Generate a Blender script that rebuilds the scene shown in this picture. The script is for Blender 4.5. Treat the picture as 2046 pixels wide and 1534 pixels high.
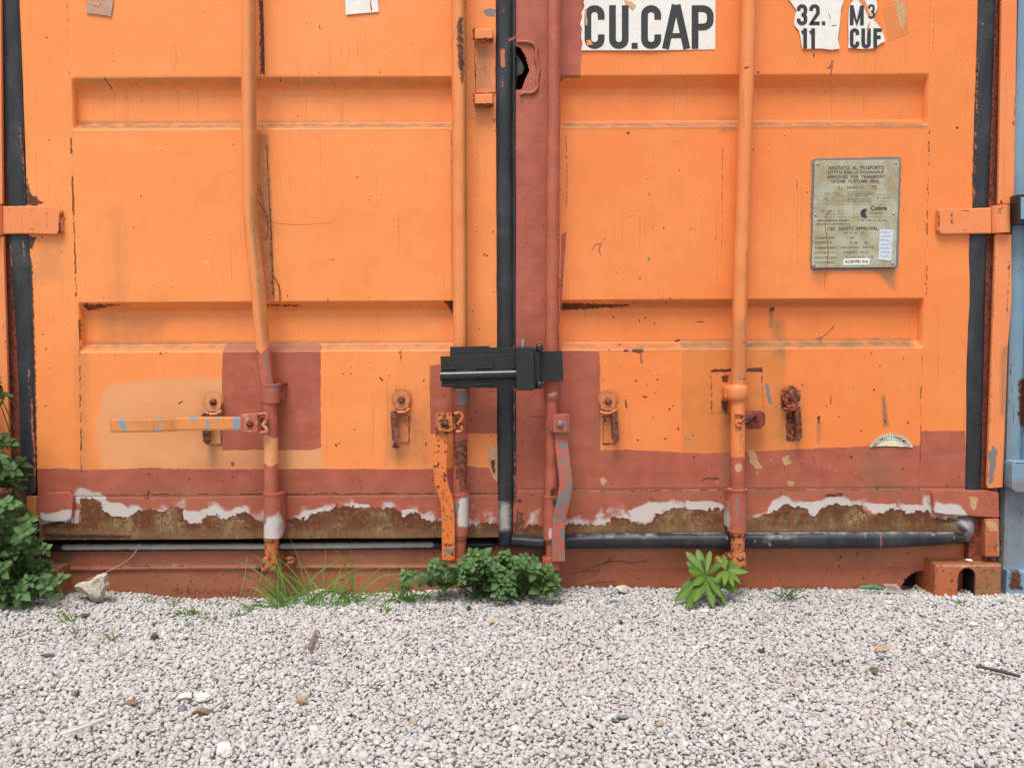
import bpy, bmesh, math, random
import numpy as np
from mathutils import Vector, Matrix, noise as mn

for o in list(bpy.data.objects): bpy.data.objects.remove(o)
S = bpy.context.scene
COL = S.collection
random.seed(7); RNG = np.random.default_rng(7)

# ------------------------------------------------------------------ camera, sky, sun, exposure
FPX, CXP, CYP = 1884.0, 1023.0, 767.0
PITCH, ROLL = math.radians(3.5), math.radians(-0.3)
CAM = np.array([0.0, -2.29, 0.65])
F = np.array([0, math.cos(PITCH), -math.sin(PITCH)])
_R = np.array([1.0, 0, 0]); _U = np.array([0, math.sin(PITCH), math.cos(PITCH)])
R_ = math.cos(ROLL)*_R + math.sin(ROLL)*_U
U_ = math.cos(ROLL)*_U - math.sin(ROLL)*_R
cd = bpy.data.cameras.new('camera'); cam = bpy.data.objects.new('camera', cd); COL.objects.link(cam)
cd.sensor_width = 36; cd.lens = 36*FPX/2046; cd.clip_start = 0.05; cd.clip_end = 500
cam.matrix_world = Matrix(((R_[0], U_[0], -F[0], CAM[0]), (R_[1], U_[1], -F[1], CAM[1]), (R_[2], U_[2], -F[2], CAM[2]), (0, 0, 0, 1)))
S.camera = cam
SUN_EL, SUN_AZ = math.radians(64), math.radians(196)     # azimuth clockwise from +Y (north)
w = bpy.data.worlds.new('World'); S.world = w; w.use_nodes = True
nt = w.node_tree; bg = nt.nodes['Background']
sky = nt.nodes.new('ShaderNodeTexSky'); sky.sky_type = 'NISHITA'; sky.sun_disc = False
sky.sun_elevation = SUN_EL; sky.sun_rotation = SUN_AZ; sky.dust_density = 2.5; sky.air_density = 1.0; sky.ozone_density = 1.0
hs = nt.nodes.new('ShaderNodeHueSaturation'); hs.inputs['Saturation'].default_value = 0.22
nt.links.new(sky.outputs[0], hs.inputs['Color']); nt.links.new(hs.outputs[0], bg.inputs['Color'])
bg.inputs['Strength'].default_value = 0.10
ld = bpy.data.lights.new('sun', 'SUN'); ld.energy = 1.95; ld.angle = math.radians(26); ld.color = (1, 0.96, 0.9)
sun = bpy.data.objects.new('sun', ld); COL.objects.link(sun)
sd_ = Vector((math.sin(SUN_AZ)*math.cos(SUN_EL), math.cos(SUN_AZ)*math.cos(SUN_EL), math.sin(SUN_EL)))
sun.rotation_euler = sd_.to_track_quat('Z', 'Y').to_euler(); sun.location = (0, -4, 6)
S.view_settings.view_transform = 'Standard'; S.view_settings.look = 'None'
S.view_settings.exposure = 0.62; S.view_settings.gamma = 1
S.render.engine = 'CYCLES'

# ------------------------------------------------------------------ image pixel helpers
# Positions were traced in image pixels (u right, v down); W turns a pixel into a point
# on a vertical plane y, T turns points of that plane back into image pixels.
def W(u, v, y=0.0):
    d = F + R_*((u-CXP)/FPX) + U_*((CYP-v)/FPX)
    t = (y-CAM[1])/d[1]
    p = CAM + d*t
    return Vector((p[0], y, p[2]))
def G(u, v, z=0.0):
    d = F + R_*((u-CXP)/FPX) + U_*((CYP-v)/FPX)
    t = (z-CAM[2])/d[2]; p = CAM + d*t
    return Vector((p[0], p[1], z))
def T(X, Z, y=0.0):
    X = np.asarray(X, float); Z = np.asarray(Z, float)
    dx = X-CAM[0]; dy = y-CAM[1]; dz = Z-CAM[2]
    dep = dy*F[1]+dz*F[2]
    return (CXP+FPX*(dx*R_[0]+dy*R_[1]+dz*R_[2])/dep, CYP-FPX*(dx*U_[0]+dy*U_[1]+dz*U_[2])/dep)
MM = 0.00121   # metres per image pixel on the door plane

# ------------------------------------------------------------------ node helpers
class NT:
    def __init__(s, name):
        s.m = bpy.data.materials.new(name); s.m.use_nodes = True; s.t = s.m.node_tree
        s.b = s.t.nodes['Principled BSDF']; s.pos = s.t.nodes.new('ShaderNodeNewGeometry').outputs['Position']
    def n(s, typ, ins=None, **kw):
        x = s.t.nodes.new(typ)
        for k, v in kw.items(): setattr(x, k, v)
        for k, v in (ins or {}).items(): s.put(x.inputs[k], v)
        return x
    def put(s, sock, v):
        if isinstance(v, bpy.types.NodeSocket): s.t.links.new(v, sock)
        elif isinstance(v, (tuple, list)) and len(v) == 3 and sock.type == 'RGBA': sock.default_value = (*v, 1)
        else: sock.default_value = v
    def math(s, op, a, b=0.0, c=None, clamp=False):
        x = s.n('ShaderNodeMath', {0: a, 1: b}, operation=op); x.use_clamp = clamp
        if c is not None: s.put(x.inputs[2], c)
        return x.outputs[0]
    def mix(s, f, a, b):
        x = s.n('ShaderNodeMix', data_type='RGBA'); s.put(x.inputs[0], f); s.put(x.inputs[6], a); s.put(x.inputs[7], b)
        return x.outputs[2]
    def step(s, v, lo, hi):
        return s.n('ShaderNodeMapRange', {0: v, 1: lo, 2: hi}, interpolation_type='SMOOTHSTEP').outputs[0]
    def noise(s, scale, detail=3, vec=None, stretch=None, rough=.5):
        v = vec or s.pos
        if stretch: v = s.n('ShaderNodeVectorMath', {0: v, 1: stretch}, operation='MULTIPLY').outputs[0]
        return s.n('ShaderNodeTexNoise', {'Vector': v, 'Scale': scale, 'Detail': detail, 'Roughness': rough}).outputs['Fac']
    def attr(s, name): return s.n('ShaderNodeAttribute', attribute_name=name).outputs['Fac']

LAYERS = ['sill_shade', 'tan', 'ochre', 'primer', 'spray_sheen', 'bare', 'grey', 'pale', 'rust', 'dark', 'dirt_shade']
ORANGE = (0.83, 0.25, 0.065); PRIMER = (0.365, 0.090, 0.046)

def steel(name, base=ORANGE, base2=None, rust=0.0, chips=0.0, rough=0.5, bump=0.25, chipcol=(0.20, 0.185, 0.175), painted=True, fade=0.35, mott=0.25, edge_wear=0):
    """Painted, repainted and rusting steel; paint layers are read from the mesh's own attributes."""
    q = NT(name)
    base2 = base2 or tuple(min(1, c*k) for c, k in zip(base, (1.02, 1.22, 1.5)))
    low = q.noise(3.1, 4); mid = q.noise(22, 4); fin = q.noise(260, 3); vf = q.noise(900, 2)
    streak = q.noise(60, 3, stretch=(1, 1, 0.05))
    c = q.mix(q.math('MULTIPLY', q.step(low, .35, .7), fade*2), base, base2)
    dk = tuple(x*.80 for x in base)
    c = q.mix(q.math('MULTIPLY', q.step(streak, .55, .8), .35), c, dk)
    c = q.mix(q.math('MULTIPLY', q.step(mid, .45, .72), mott), c, tuple(x*.86 for x in base))
    c = q.mix(q.math('MULTIPLY', q.step(vf, .5, .8), .18), c, tuple(x*.8 for x in base))
    chalk = q.noise(7, 7, rough=.72)
    c = q.mix(q.math('MULTIPLY', q.step(chalk, .52, .72), .22), c, tuple(min(1, x*.85+.13) for x in base))
    drip = q.noise(150, 2, stretch=(1, 1, .025)); c = q.mix(q.math('MULTIPLY', q.math('MULTIPLY', q.step(drip, .60, .72), q.step(low, .42, .6)), .30), c, (0.30, 0.13, 0.05))
    vc = q.n('ShaderNodeTexVoronoi', {'Vector': q.pos, 'Scale': 55.0}); cr = q.n('ShaderNodeSeparateColor', {0: vc.outputs['Color']}).outputs[0]
    sp = q.math('MULTIPLY', q.math('SUBTRACT', 1, q.step(q.math('ADD', vc.outputs['Distance'], q.math('MULTIPLY', fin, .10)), .10, .15)), q.math('GREATER_THAN', cr, .90))
    c = q.mix(q.math('MULTIPLY', sp, .8), c, (0.09, 0.03, 0.015))
    rgh = q.math('ADD', q.math('MULTIPLY', mid, .25), rough-.12)
    h = q.math('ADD', q.math('MULTIPLY', low, 1.0), q.math('MULTIPLY', fin, .03))
    if painted:
        def sharp(nm, amp, w=.02, nz=None):
            v = q.math('ADD', q.attr(nm), q.math('MULTIPLY', q.math('SUBTRACT', nz or fin, .5), amp))
            return q.step(v, .5-w, .5+w), v
        tan = q.math('ADD', q.attr('tan'), q.math('MULTIPLY', q.math('SUBTRACT', mid, .5), .35))
        f = q.math('MULTIPLY', q.step(tan, .3, .8), .9); c = q.mix(f, c, (0.73, 0.335, 0.145))
        f, _ = sharp('ochre', .12); f = q.math('MULTIPLY', f, q.math('ADD', q.math('MULTIPLY', mid, .9), .04, clamp=True)); c = q.mix(f, c, (0.50, 0.195, 0.045))
        edge = q.noise(120, 4)
        f, pv = sharp('primer', .22, nz=edge)
        pc = q.mix(q.step(mid, .3, .75), PRIMER, (0.47, 0.115, 0.075)); pc = q.mix(q.math('MULTIPLY', q.step(streak, .5, .8), .4), pc, (0.33, 0.06, 0.04))
        pc = q.mix(q.math('MULTIPLY', q.step(low, .45, .75), .5), pc, (0.46, 0.14, 0.075)); pc = q.mix(q.math('MULTIPLY', q.step(q.noise(30, 5, stretch=(.25, 1, 1), rough=.7), .45, .65), .35), pc, (0.29, 0.062, 0.036)); pc = q.mix(q.math('MULTIPLY', q.step(chalk, .55, .75), .4), pc, (0.50, 0.22, 0.12)); pc = q.mix(q.math('MULTIPLY', sp, .8), pc, (0.09, 0.03, 0.015))
        c = q.mix(f, c, pc); h = q.math('ADD', h, q.math('MULTIPLY', f, .06))
        spn = q.math('ADD', q.attr('spray_sheen'), q.math('MULTIPLY', q.math('SUBTRACT', q.noise(17, 6, rough=.62), .5), 1.7))
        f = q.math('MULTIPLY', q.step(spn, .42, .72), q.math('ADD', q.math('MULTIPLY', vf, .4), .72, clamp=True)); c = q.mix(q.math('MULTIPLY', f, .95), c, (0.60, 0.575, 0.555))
        so = q.math('ADD', q.attr('sill_shade'), q.math('MULTIPLY', q.math('SUBTRACT', mid, .5), .5)); c = q.mix(q.math('MULTIPLY', q.step(so, .2, .9), .88), c, (0.035, 0.028, 0.026))  # black shade painted along the sill below the doors
        # bare, rusting metal where the paint has peeled
        ragged = q.noise(75, 6, rough=.65)
        f, bv = sharp('bare', .55, .012, nz=ragged)
        pit = q.n('ShaderNodeTexVoronoi', {'Vector': q.n('ShaderNodeVectorMath', {0: q.pos, 1: (1, 1, .8)}, operation='MULTIPLY').outputs[0], 'Scale': 330}).outputs['Distance']
        z1 = q.noise(14, 4)
        metal = q.mix(q.step(z1, .34, .56), (0.33, 0.25, 0.12), (0.10, 0.042, 0.015)); metal = q.mix(q.math('MULTIPLY', q.step(q.noise(55, 5, stretch=(1, 1, .3), rough=.7), .48, .62), .75), metal, (0.16, 0.055, 0.014))
        spots = q.step(q.math('ADD', q.math('MULTIPLY', pit, -1.0), q.math('MULTIPLY', q.noise(34, 6, rough=.75), 1.7)), .24, .50)
        rc = q.mix(q.step(q.noise(90, 4), .4, .7), (0.11, 0.030, 0.010), (0.33, 0.10, 0.02))
        metal = q.mix(spots, metal, rc)
        lip = q.math('SUBTRACT', 1, q.step(bv, .52, q.math('ADD', .55, q.math('MULTIPLY', q.step(q.noise(13, 3), .46, .62), .20))))
        metal = q.mix(q.math('MULTIPLY', lip, .9), metal, (0.095, 0.026, 0.014))
        c = q.mix(f, c, metal); h = q.math('SUBTRACT', h, q.math('MULTIPLY', f, .5)); rgh = q.n('ShaderNodeMix', {0: f, 2: rgh, 3: .8}).outputs[0]
        h = q.math('ADD', h, q.math('MULTIPLY', q.math('MULTIPLY', spots, f), .18))
        f, _ = sharp('grey', .40, nz=edge); c = q.mix(f, c, chipcol)
        f, _ = sharp('pale', .3, nz=edge); c = q.mix(f, c, q.mix(q.step(fin, .4, .7), (0.60, 0.36, 0.18), (0.42, 0.22, 0.10)))
        dirt_shade = q.math('MULTIPLY', q.attr('dirt_shade'), q.math('ADD', q.math('MULTIPLY', q.noise(45, 5), 1.25), .15, clamp=True), clamp=True); c = q.mix(dirt_shade, c, (0.22, 0.13, 0.06))
        ru = q.math('ADD', q.attr('rust'), q.math('MULTIPLY', q.math('SUBTRACT', q.noise(110, 6, rough=.7), .5), 1.3))
        f = q.math('MULTIPLY', q.step(ru, .45, .75), q.step(q.attr('rust'), .02, .2)); c = q.mix(f, c, q.mix(q.step(edge, .4, .6), (0.13, 0.032, 0.012), (0.055, 0.022, 0.014)))
        f, _ = sharp('dark', .14); c = q.mix(q.math('MULTIPLY', f, .88), c, (0.045, 0.020, 0.014)); h = q.math('SUBTRACT', h, q.math('MULTIPLY', f, .15))
    if edge_wear:
        bv_ = q.n('ShaderNodeBevel', {'Radius': .0028}); bv_.samples = 5; ge = q.n('ShaderNodeNewGeometry').outputs['Normal']
        dt = q.n('ShaderNodeVectorMath', {0: bv_.outputs[0], 1: ge}, operation='DOT_PRODUCT').outputs['Value']
        f = q.step(q.math('ADD', q.math('SUBTRACT', 1, dt), q.math('MULTIPLY', q.math('SUBTRACT', q.noise(140, 5, rough=.7), .5), .35)), .05, .16)
        c = q.mix(q.math('MULTIPLY', f, edge_wear), c, (0.085, 0.028, 0.014))
    if chips:
        n2 = q.noise(42, 5, rough=.6); f = q.step(n2, .68-chips*.25, .70-chips*.25); c = q.mix(f, c, chipcol); h = q.math('SUBTRACT', h, q.math('MULTIPLY', f, .2))
    if rust:
        n3 = q.noise(95, 6, rough=.72); f = q.step(n3, .74-rust*.30, .80-rust*.30)
        c = q.mix(f, c, q.mix(q.step(fin, .4, .6), (0.15, 0.040, 0.014), (0.05, 0.02, 0.013))); h = q.math('SUBTRACT', h, q.math('MULTIPLY', f, .2))
        rgh = q.n('ShaderNodeMix', {0: f, 2: rgh, 3: .85}).outputs[0]
    q.put(q.b.inputs['Base Color'], c); q.put(q.b.inputs['Roughness'], rgh)
    bp = q.n('ShaderNodeBump', {'Strength': bump, 'Distance': .004, 'Height': h}); q.put(q.b.inputs['Normal'], bp.outputs[0])
    return q.m

def simple(name, col, col2=None, scale=40, rough=.5, metal=0, bump=.1, bscale=120, spec=None, sub=None):
    q = NT(name); n1 = q.noise(scale, 5, rough=.6)
    c = q.mix(q.step(n1, .35, .65), col, col2 or tuple(x*.75 for x in col))
    q.put(q.b.inputs['Base Color'], c); q.b.inputs['Roughness'].default_value = rough; q.b.inputs['Metallic'].default_value = metal
    if bump: q.put(q.b.inputs['Normal'], q.n('ShaderNodeBump', {'Strength': bump, 'Distance': .003, 'Height': q.noise(bscale, 5)}).outputs[0])
    return q.m

def leafmat(name, a, b, rough=.4):
    q = NT(name); t = q.attr('tone')
    c = q.mix(t, a, b); c = q.mix(q.math('MULTIPLY', q.noise(160, 3), .3), c, tuple(x*.6 for x in a))
    vein = q.attr('vein'); c = q.mix(q.math('MULTIPLY', vein, .35), c, tuple(x*1.9 for x in b))
    q.put(q.b.inputs['Base Color'], c); q.b.inputs['Roughness'].default_value = rough
    tr = q.n('ShaderNodeBsdfTranslucent', {'Color': q.mix(.5, c, (0.20, 0.36, 0.03))})
    q.b.inputs['Specular IOR Level'].default_value = .3
    mx = q.n('ShaderNodeMixShader', {0: .16, 1: q.b.outputs[0], 2: tr.outputs[0]})
    q.t.links.new(mx.outputs[0], q.t.nodes['Material Output'].inputs['Surface'])
    return q.m

# ------------------------------------------------------------------ mesh helpers
class MB:
    def __init__(s): s.v = []; s.f = []; s.mi = []; s.sm = []; s.att = {}
    def add(s, vs, fs, mi=0, smooth=False):
        o = len(s.v); s.v += [tuple(p) for p in vs]; s.f += [tuple(i+o for i in f) for f in fs]; s.mi += [mi]*len(fs); s.sm += [smooth]*len(fs)
        return o
    def addbm(s, bm, mi=0, smooth=False):
        bm.verts.index_update(); s.add([v.co for v in bm.verts], [[v.index for v in f.verts] for f in bm.faces], mi, smooth); bm.free()
    def slab(s, pts, y0, y1, bev=.0015, mi=0, yt=None, smooth=False):
        """outline traced at plane yt (default front y0), solid between y0 (front) and y1 (back)"""
        yt = y0 if yt is None else yt
        P = [W(u, v, yt) for u, v in pts]
        s.prism([(p.x, p.z) for p in P], y0, y1, bev, mi, smooth)
    def prism(s, xz, y0, y1, bev=.0015, mi=0, smooth=False):
        bm = bmesh.new()
        a = [bm.verts.new((x, y0, z)) for x, z in xz]; b = [bm.verts.new((x, y1, z)) for x, z in xz]
        n = len(a); bm.faces.new(a); bm.faces.new(b[::-1])
        for i in range(n): bm.faces.new((a[i], b[i], b[(i+1) % n], a[(i+1) % n]))
        bmesh.ops.recalc_face_normals(bm, faces=bm.faces)
        if bev:
            bmesh.ops.bevel(bm, geom=list(bm.edges), offset=bev, segments=2, affect='EDGES', profile=.6, clamp_overlap=True)
        s.addbm(bm, mi, smooth)
    def box(s, a, b, bev=.0015, mi=0):
        s.prism([(a[0], a[2]), (b[0], a[2]), (b[0], b[2]), (a[0], b[2])], a[1], b[1], bev, mi)
    def tube(s, pts, r, seg=20, mi=0, step=None, cap=True, flat=1.0):
        pts = [Vector(p) for p in pts]; rr = list(r) if isinstance(r, (list, tuple)) else [r]*len(pts)
        if step:
            P = []; Q = []
            for i in range(len(pts)-1):
                k = max(1, int((pts[i+1]-pts[i]).length/step))
                for j in range(k): t = j/k; P.append(pts[i].lerp(pts[i+1], t)); Q.append(rr[i]*(1-t)+rr[i+1]*t)
            P.append(pts[-1]); Q.append(rr[-1]); pts, rr = P, Q
        vs = []; n = len(pts); up = None
        for i, p in enumerate(pts):
            d = (pts[min(i+1, n-1)]-pts[max(i-1, 0)])
            if d.length < 1e-9: d = Vector((0, 0, -1))
            d.normalize()
            if up is None: up = Vector((0, -1, 0)) if abs(d.y) < .9 else Vector((0, 0, 1))
            a = (up-d*up.dot(d)).normalized(); up = a; b = d.cross(a)
            for k in range(seg):
                t = 2*math.pi*k/seg; vs.append(p+(a*math.cos(t)*flat+b*math.sin(t))*rr[i])
        fs = [(i*seg+k, i*seg+(k+1) % seg, (i+1)*seg+(k+1) % seg, (i+1)*seg+k) for i in range(n-1) for k in range(seg)]
        s.add(vs, fs, mi, True)
        if cap:
            s.add(vs[:seg], [tuple(range(seg))[::-1]], mi); s.add(vs[-seg:], [tuple(range(seg))], mi)
    def bar(s, pts, w, t, mi=0, step=.006):
        """flat bar swept along pts (in front view), width w across, thickness t toward viewer"""
        pts = [Vector(p) for p in pts]; P = []
        for i in range(len(pts)-1):
            k = max(1, int((pts[i+1]-pts[i]).length/step)); P += [pts[i].lerp(pts[i+1], j/k) for j in range(k)]
        P.append(pts[-1])
        for _ in range(3): P = [P[0]]+[(P[i-1]+P[i]*2+P[i+1])/4 for i in range(1, len(P)-1)]+[P[-1]]
        e = .15; prof = [(-.5, -.5+e), (-.5+e, -.5), (.5-e, -.5), (.5, -.5+e), (.5, .5-e), (.5-e, .5), (-.5+e, .5), (-.5, .5-e)]
        vs = []; n = len(P)
        for i, p in enumerate(P):
            d = (P[min(i+1, n-1)]-P[max(i-1, 0)]).normalized(); side = d.cross(Vector((0, -1, 0))).normalized(); nn = side.cross(d).normalized()
            if nn.y > 0: nn = -nn
            ww = w if not isinstance(w, (list, tuple)) else w[0]+(w[1]-w[0])*i/(n-1)
            for a, b in prof: vs.append(p+side*a*ww+nn*b*t)
        fs = [(i*8+k, i*8+(k+1) % 8, (i+1)*8+(k+1) % 8, (i+1)*8+k) for i in range(n-1) for k in range(8)]
        fs += [tuple(range(8)), tuple(range((n-1)*8, n*8))[::-1]]
        s.add(vs, fs, mi)
    def dome(s, c, r, h, mi=0, seg=16, ring=.0, flatr=.0):
        """bolt head: dome toward the viewer at c"""
        c = Vector(c); vs = []; prof = [(1, 0), (1, .35), (.88, .7), (.6, .93), (.25, 1.0)]
        for a, b in prof:
            for k in range(seg): t = 2*math.pi*k/seg; vs.append(c+Vector((math.cos(t)*r*a, -h*b, math.sin(t)*r*a)))
        fs = [(i*seg+k, i*seg+(k+1) % seg, (i+1)*seg+(k+1) % seg, (i+1)*seg+k) for i in range(4) for k in range(seg)]+[tuple(range(4*seg, 5*seg))]
        s.add(vs, fs, mi, True)
    def build(s, name, mats, parent=None, origin=None, paint=None, pd=0.0, recalc=True, att=None, res=.007):
        me = bpy.data.meshes.new(name); me.from_pydata(s.v, [], s.f)
        mats = mats if isinstance(mats, (list, tuple)) else [mats]
        for m in mats: me.materials.append(m)
        me.polygons.foreach_set('material_index', s.mi); me.polygons.foreach_set('use_smooth', s.sm); me.update()
        if recalc:
            bm = bmesh.new(); bm.from_mesh(me); bmesh.ops.recalc_face_normals(bm, faces=bm.faces); bm.to_mesh(me); bm.free()
        if paint:
            bm = bmesh.new(); bm.from_mesh(me); bmesh.ops.triangulate(bm, faces=[f for f in bm.faces if len(f.verts) > 4 and f.calc_area() > 2e-5])
            for _ in range(10):
                es = [e for e in bm.edges if e.calc_length() > res]
                if not es: break
                bmesh.ops.subdivide_edges(bm, edges=es, cuts=1, use_grid_fill=True)
            bm.to_mesh(me); bm.free(); apply_paint(me, paint, pd)
        for k, a in (att or {}).items():
            at = me.attributes.new(k, 'FLOAT', 'POINT'); at.data.foreach_set('value', np.asarray(a, dtype=np.float32))
        return link(name, me, parent, origin)

def wloc(o):
    v = Vector((0, 0, 0))
    while o: v = v+o.location; o = o.parent
    return v
def link(name, me, parent=None, origin=None):
    o = bpy.data.objects.new(name, me); COL.objects.link(o)
    n = len(me.vertices); co = np.empty(n*3, np.float32); me.vertices.foreach_get('co', co); co = co.reshape(-1, 3)
    if origin is None:
        mn_, mx_ = co.min(0), co.max(0); origin = Vector(((mn_[0]+mx_[0])/2, (mn_[1]+mx_[1])/2, mn_[2]))
    co = co-np.array(origin, np.float32); me.vertices.foreach_set('co', co.ravel()); me.update()
    o.location = Vector(origin)-(wloc(parent) if parent else Vector((0, 0, 0)))
    if parent: o.parent = parent
    return o
def tag(o, label=None, cat=None, group=None, kind=None):
    if label: o['label'] = label
    if cat: o['category'] = cat
    if group: o['group'] = group
    if kind: o['kind'] = kind
    return o
def empty(name, loc, label, cat, group=None):
    o = bpy.data.objects.new(name, None); COL.objects.link(o); o.location = Vector(loc); o.empty_display_size = .05
    return tag(o, label, cat, group)

# ------------------------------------------------------------------ paint layers (signed distance to traced patches)
def sd_poly(U, V, pts):
    P = np.array(pts, float); n = len(P); d = np.full(U.shape, 1e9); ins = np.zeros(U.shape, bool)
    for i in range(n):
        ax, ay = P[i]; bx, by = P[(i+1) % n]; ex, ey = bx-ax, by-ay; L = ex*ex+ey*ey+1e-12
        t = np.clip(((U-ax)*ex+(V-ay)*ey)/L, 0, 1); d = np.minimum(d, (U-ax-ex*t)**2+(V-ay-ey*t)**2)
        c = (ay > V) != (by > V)
        with np.errstate(divide='ignore', invalid='ignore'): xi = ax+(V-ay)*ex/(ey if ey else 1e-12)
        ins ^= c & (U < xi)
    d = np.sqrt(d); return np.where(ins, d, -d)
def sd_line(U, V, pts, r):
    d = np.full(U.shape, 1e9)
    for i in range(len(pts)-1):
        ax, ay = pts[i]; bx, by = pts[i+1]; ex, ey = bx-ax, by-ay; L = ex*ex+ey*ey+1e-12
        t = np.clip(((U-ax)*ex+(V-ay)*ey)/L, 0, 1); d = np.minimum(d, (U-ax-ex*t)**2+(V-ay-ey*t)**2)
    return r-np.sqrt(d)
def apply_paint(me, shapes, pd=0.0):
    n = len(me.vertices); co = np.empty(n*3, np.float32); me.vertices.foreach_get('co', co); co = co.reshape(-1, 3)
    U, V = T(co[:, 0], co[:, 2], pd); U = U.ravel(); V = V.ravel(); A = {}
    for sh in shapes:
        lay, kind, pts = sh[0], sh[1], sh[2]; r = sh[3] if kind == 'L' else 0
        k = dict(sh[4] if kind == 'L' and len(sh) > 4 else (sh[3] if kind == 'P' and len(sh) > 3 else {}))
        soft = k.get('soft', 10); st = k.get('st', 1.0)
        a = np.array(pts, float); m = r+soft+2
        msk = (U > a[:, 0].min()-m) & (U < a[:, 0].max()+m) & (V > a[:, 1].min()-m) & (V < a[:, 1].max()+m)
        if not msk.any(): continue
        u, v = U[msk], V[msk]
        sd = sd_poly(u, v, pts) if kind == 'P' else sd_line(u, v, pts, r)
        val = np.clip(.5+sd/(2*soft), 0, 1)*st
        arr = A.setdefault(lay, np.zeros(n, np.float32))
        arr[msk] = np.maximum(arr[msk], val) if not k.get('cut') else np.minimum(arr[msk], 1-val)
    for lay, arr in A.items():
        at = me.attributes.new(lay, 'FLOAT', 'POINT'); at.data.foreach_set('value', arr.astype(np.float32))
def P(lay, pts, **k): return (lay, 'P', pts, k)
def L(lay, pts, r, **k): return (lay, 'L', pts, r, k)
def rect(u0, v0, u1, v1): return [(u0, v0), (u1, v0), (u1, v1), (u0, v1)]
def wob(pts, amp=2.0, step=14, seed=0):
    r = random.Random(seed); out = []
    for i in range(len(pts)):
        a = pts[i]; b = pts[(i+1) % len(pts)]; n = max(1, int(math.hypot(b[0]-a[0], b[1]-a[1])/step))
        for j in range(n): t = j/n; out.append((a[0]+(b[0]-a[0])*t+r.uniform(-amp, amp), a[1]+(b[1]-a[1])*t+r.uniform(-amp, amp)))
    return out
def dashes(lay, a, b, r=1.2, seed=0, fill=.6, jit=1.0, ln=(6, 22)):
    """a broken line: a welded seam where rust has crept out"""
    rr = random.Random(seed); D = math.hypot(b[0]-a[0], b[1]-a[1]); t = 0; out = []
    while t < D:
        l = rr.uniform(*ln)
        if rr.random() < fill:
            t2 = min(D, t+l); f = lambda s: (a[0]+(b[0]-a[0])*s/D+rr.uniform(-jit, jit), a[1]+(b[1]-a[1])*s/D+rr.uniform(-jit, jit))
            out.append(L(lay, [f(t), f((t+t2)/2), f(t2)], r*rr.uniform(.5, 1.2)))
        t += l
    return out
def specks(lay, box, n, rng=(.8, 2.2), seed=0):
    rr = random.Random(seed); out = []
    for _ in range(n):
        u, v = rr.uniform(box[0], box[2]), rr.uniform(box[1], box[3]); r = rr.uniform(*rng)**1.0
        out.append(L(lay, [(u, v), (u+rr.uniform(-1.5, 1.5), v+rr.uniform(-.5, 4))], r))
    return out
# ================================================================== materials
M_DOOR = steel('faded_orange_paint', base=(0.86, 0.262, 0.064), base2=(0.87, 0.305, 0.092)); M_DOOR2 = steel('weathered_orange_paint', base=(0.82, 0.220, 0.048), base2=(0.83, 0.26, 0.07))
M_ROD = steel('orange_rod_paint', base=(0.76, 0.23, 0.065), rust=.26, mott=.6, bump=.4)
M_HW = steel('rusty_orange_hardware', base=(0.58, 0.16, 0.045), rust=.8, mott=.6, bump=.5, edge_wear=.9)
M_HWR = steel('rusted_bracket_steel', base=(0.30, 0.075, 0.022), rust=1.0, bump=.6)
M_HINGE = steel('hinge_paint', base=(0.78, 0.225, 0.068), rust=.28, bump=.3, edge_wear=.75)
M_HANDLE = steel('handle_chipped_paint', base=(0.68, 0.24, 0.065), rust=.34, edge_wear=.6, mott=.8, chips=.0, bump=.4, chipcol=(0.24, 0.30, 0.33))
M_HANDLE_R = steel('handle_rust_freckled_paint', base=(0.70, 0.175, 0.035), rust=.68, bump=.5, edge_wear=.6)
M_HANDLE_M = steel('handle_primer_grey_chipped', base=(0.40, 0.105, 0.065), rust=.25, chips=.62, bump=.4, edge_wear=.5, chipcol=(0.17, 0.17, 0.175))
M_PRIM = steel('red_brown_primer', base=PRIMER, base2=(0.50, 0.14, 0.10), rust=.3, bump=.35, mott=.5)
M_SILL = steel('sill_paint', base=(0.44, 0.135, 0.070), base2=(0.60, 0.17, 0.07), rust=.42, bump=.6, mott=.8)
M_CAST = steel('corner_casting_paint', base=(0.48, 0.125, 0.045), rust=.55, mott=.8, edge_wear=.5, chips=.1, bump=.6, chipcol=(0.2, 0.17, 0.14))
M_DKRUST = steel('post_inner_rust', base=(0.24, 0.045, 0.02), rust=.8, bump=.6)
M_BLUE = steel('blue_container_paint', base=(0.17, 0.29, 0.40), base2=(0.23, 0.37, 0.47), rust=.35, mott=.6, bump=.35, chipcol=(.2, .2, .2))
M_BLACK = simple('black_lock_steel', (0.018, 0.019, 0.021), (0.012, 0.013, 0.015), 60, rough=.42, bump=.05)
M_BLACKG = simple('black_lock_tube_gloss', (0.02, 0.022, 0.03), (0.014, 0.016, 0.02), 60, rough=.25, bump=.02)
M_ZINC = simple('zinc_steel', (0.5, 0.5, 0.5), (0.35, 0.34, 0.33), 200, rough=.4, metal=.8)
M_DARK = simple('dark_void_steel', (0.01, 0.009, 0.008), rough=.9, bump=0)
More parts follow.
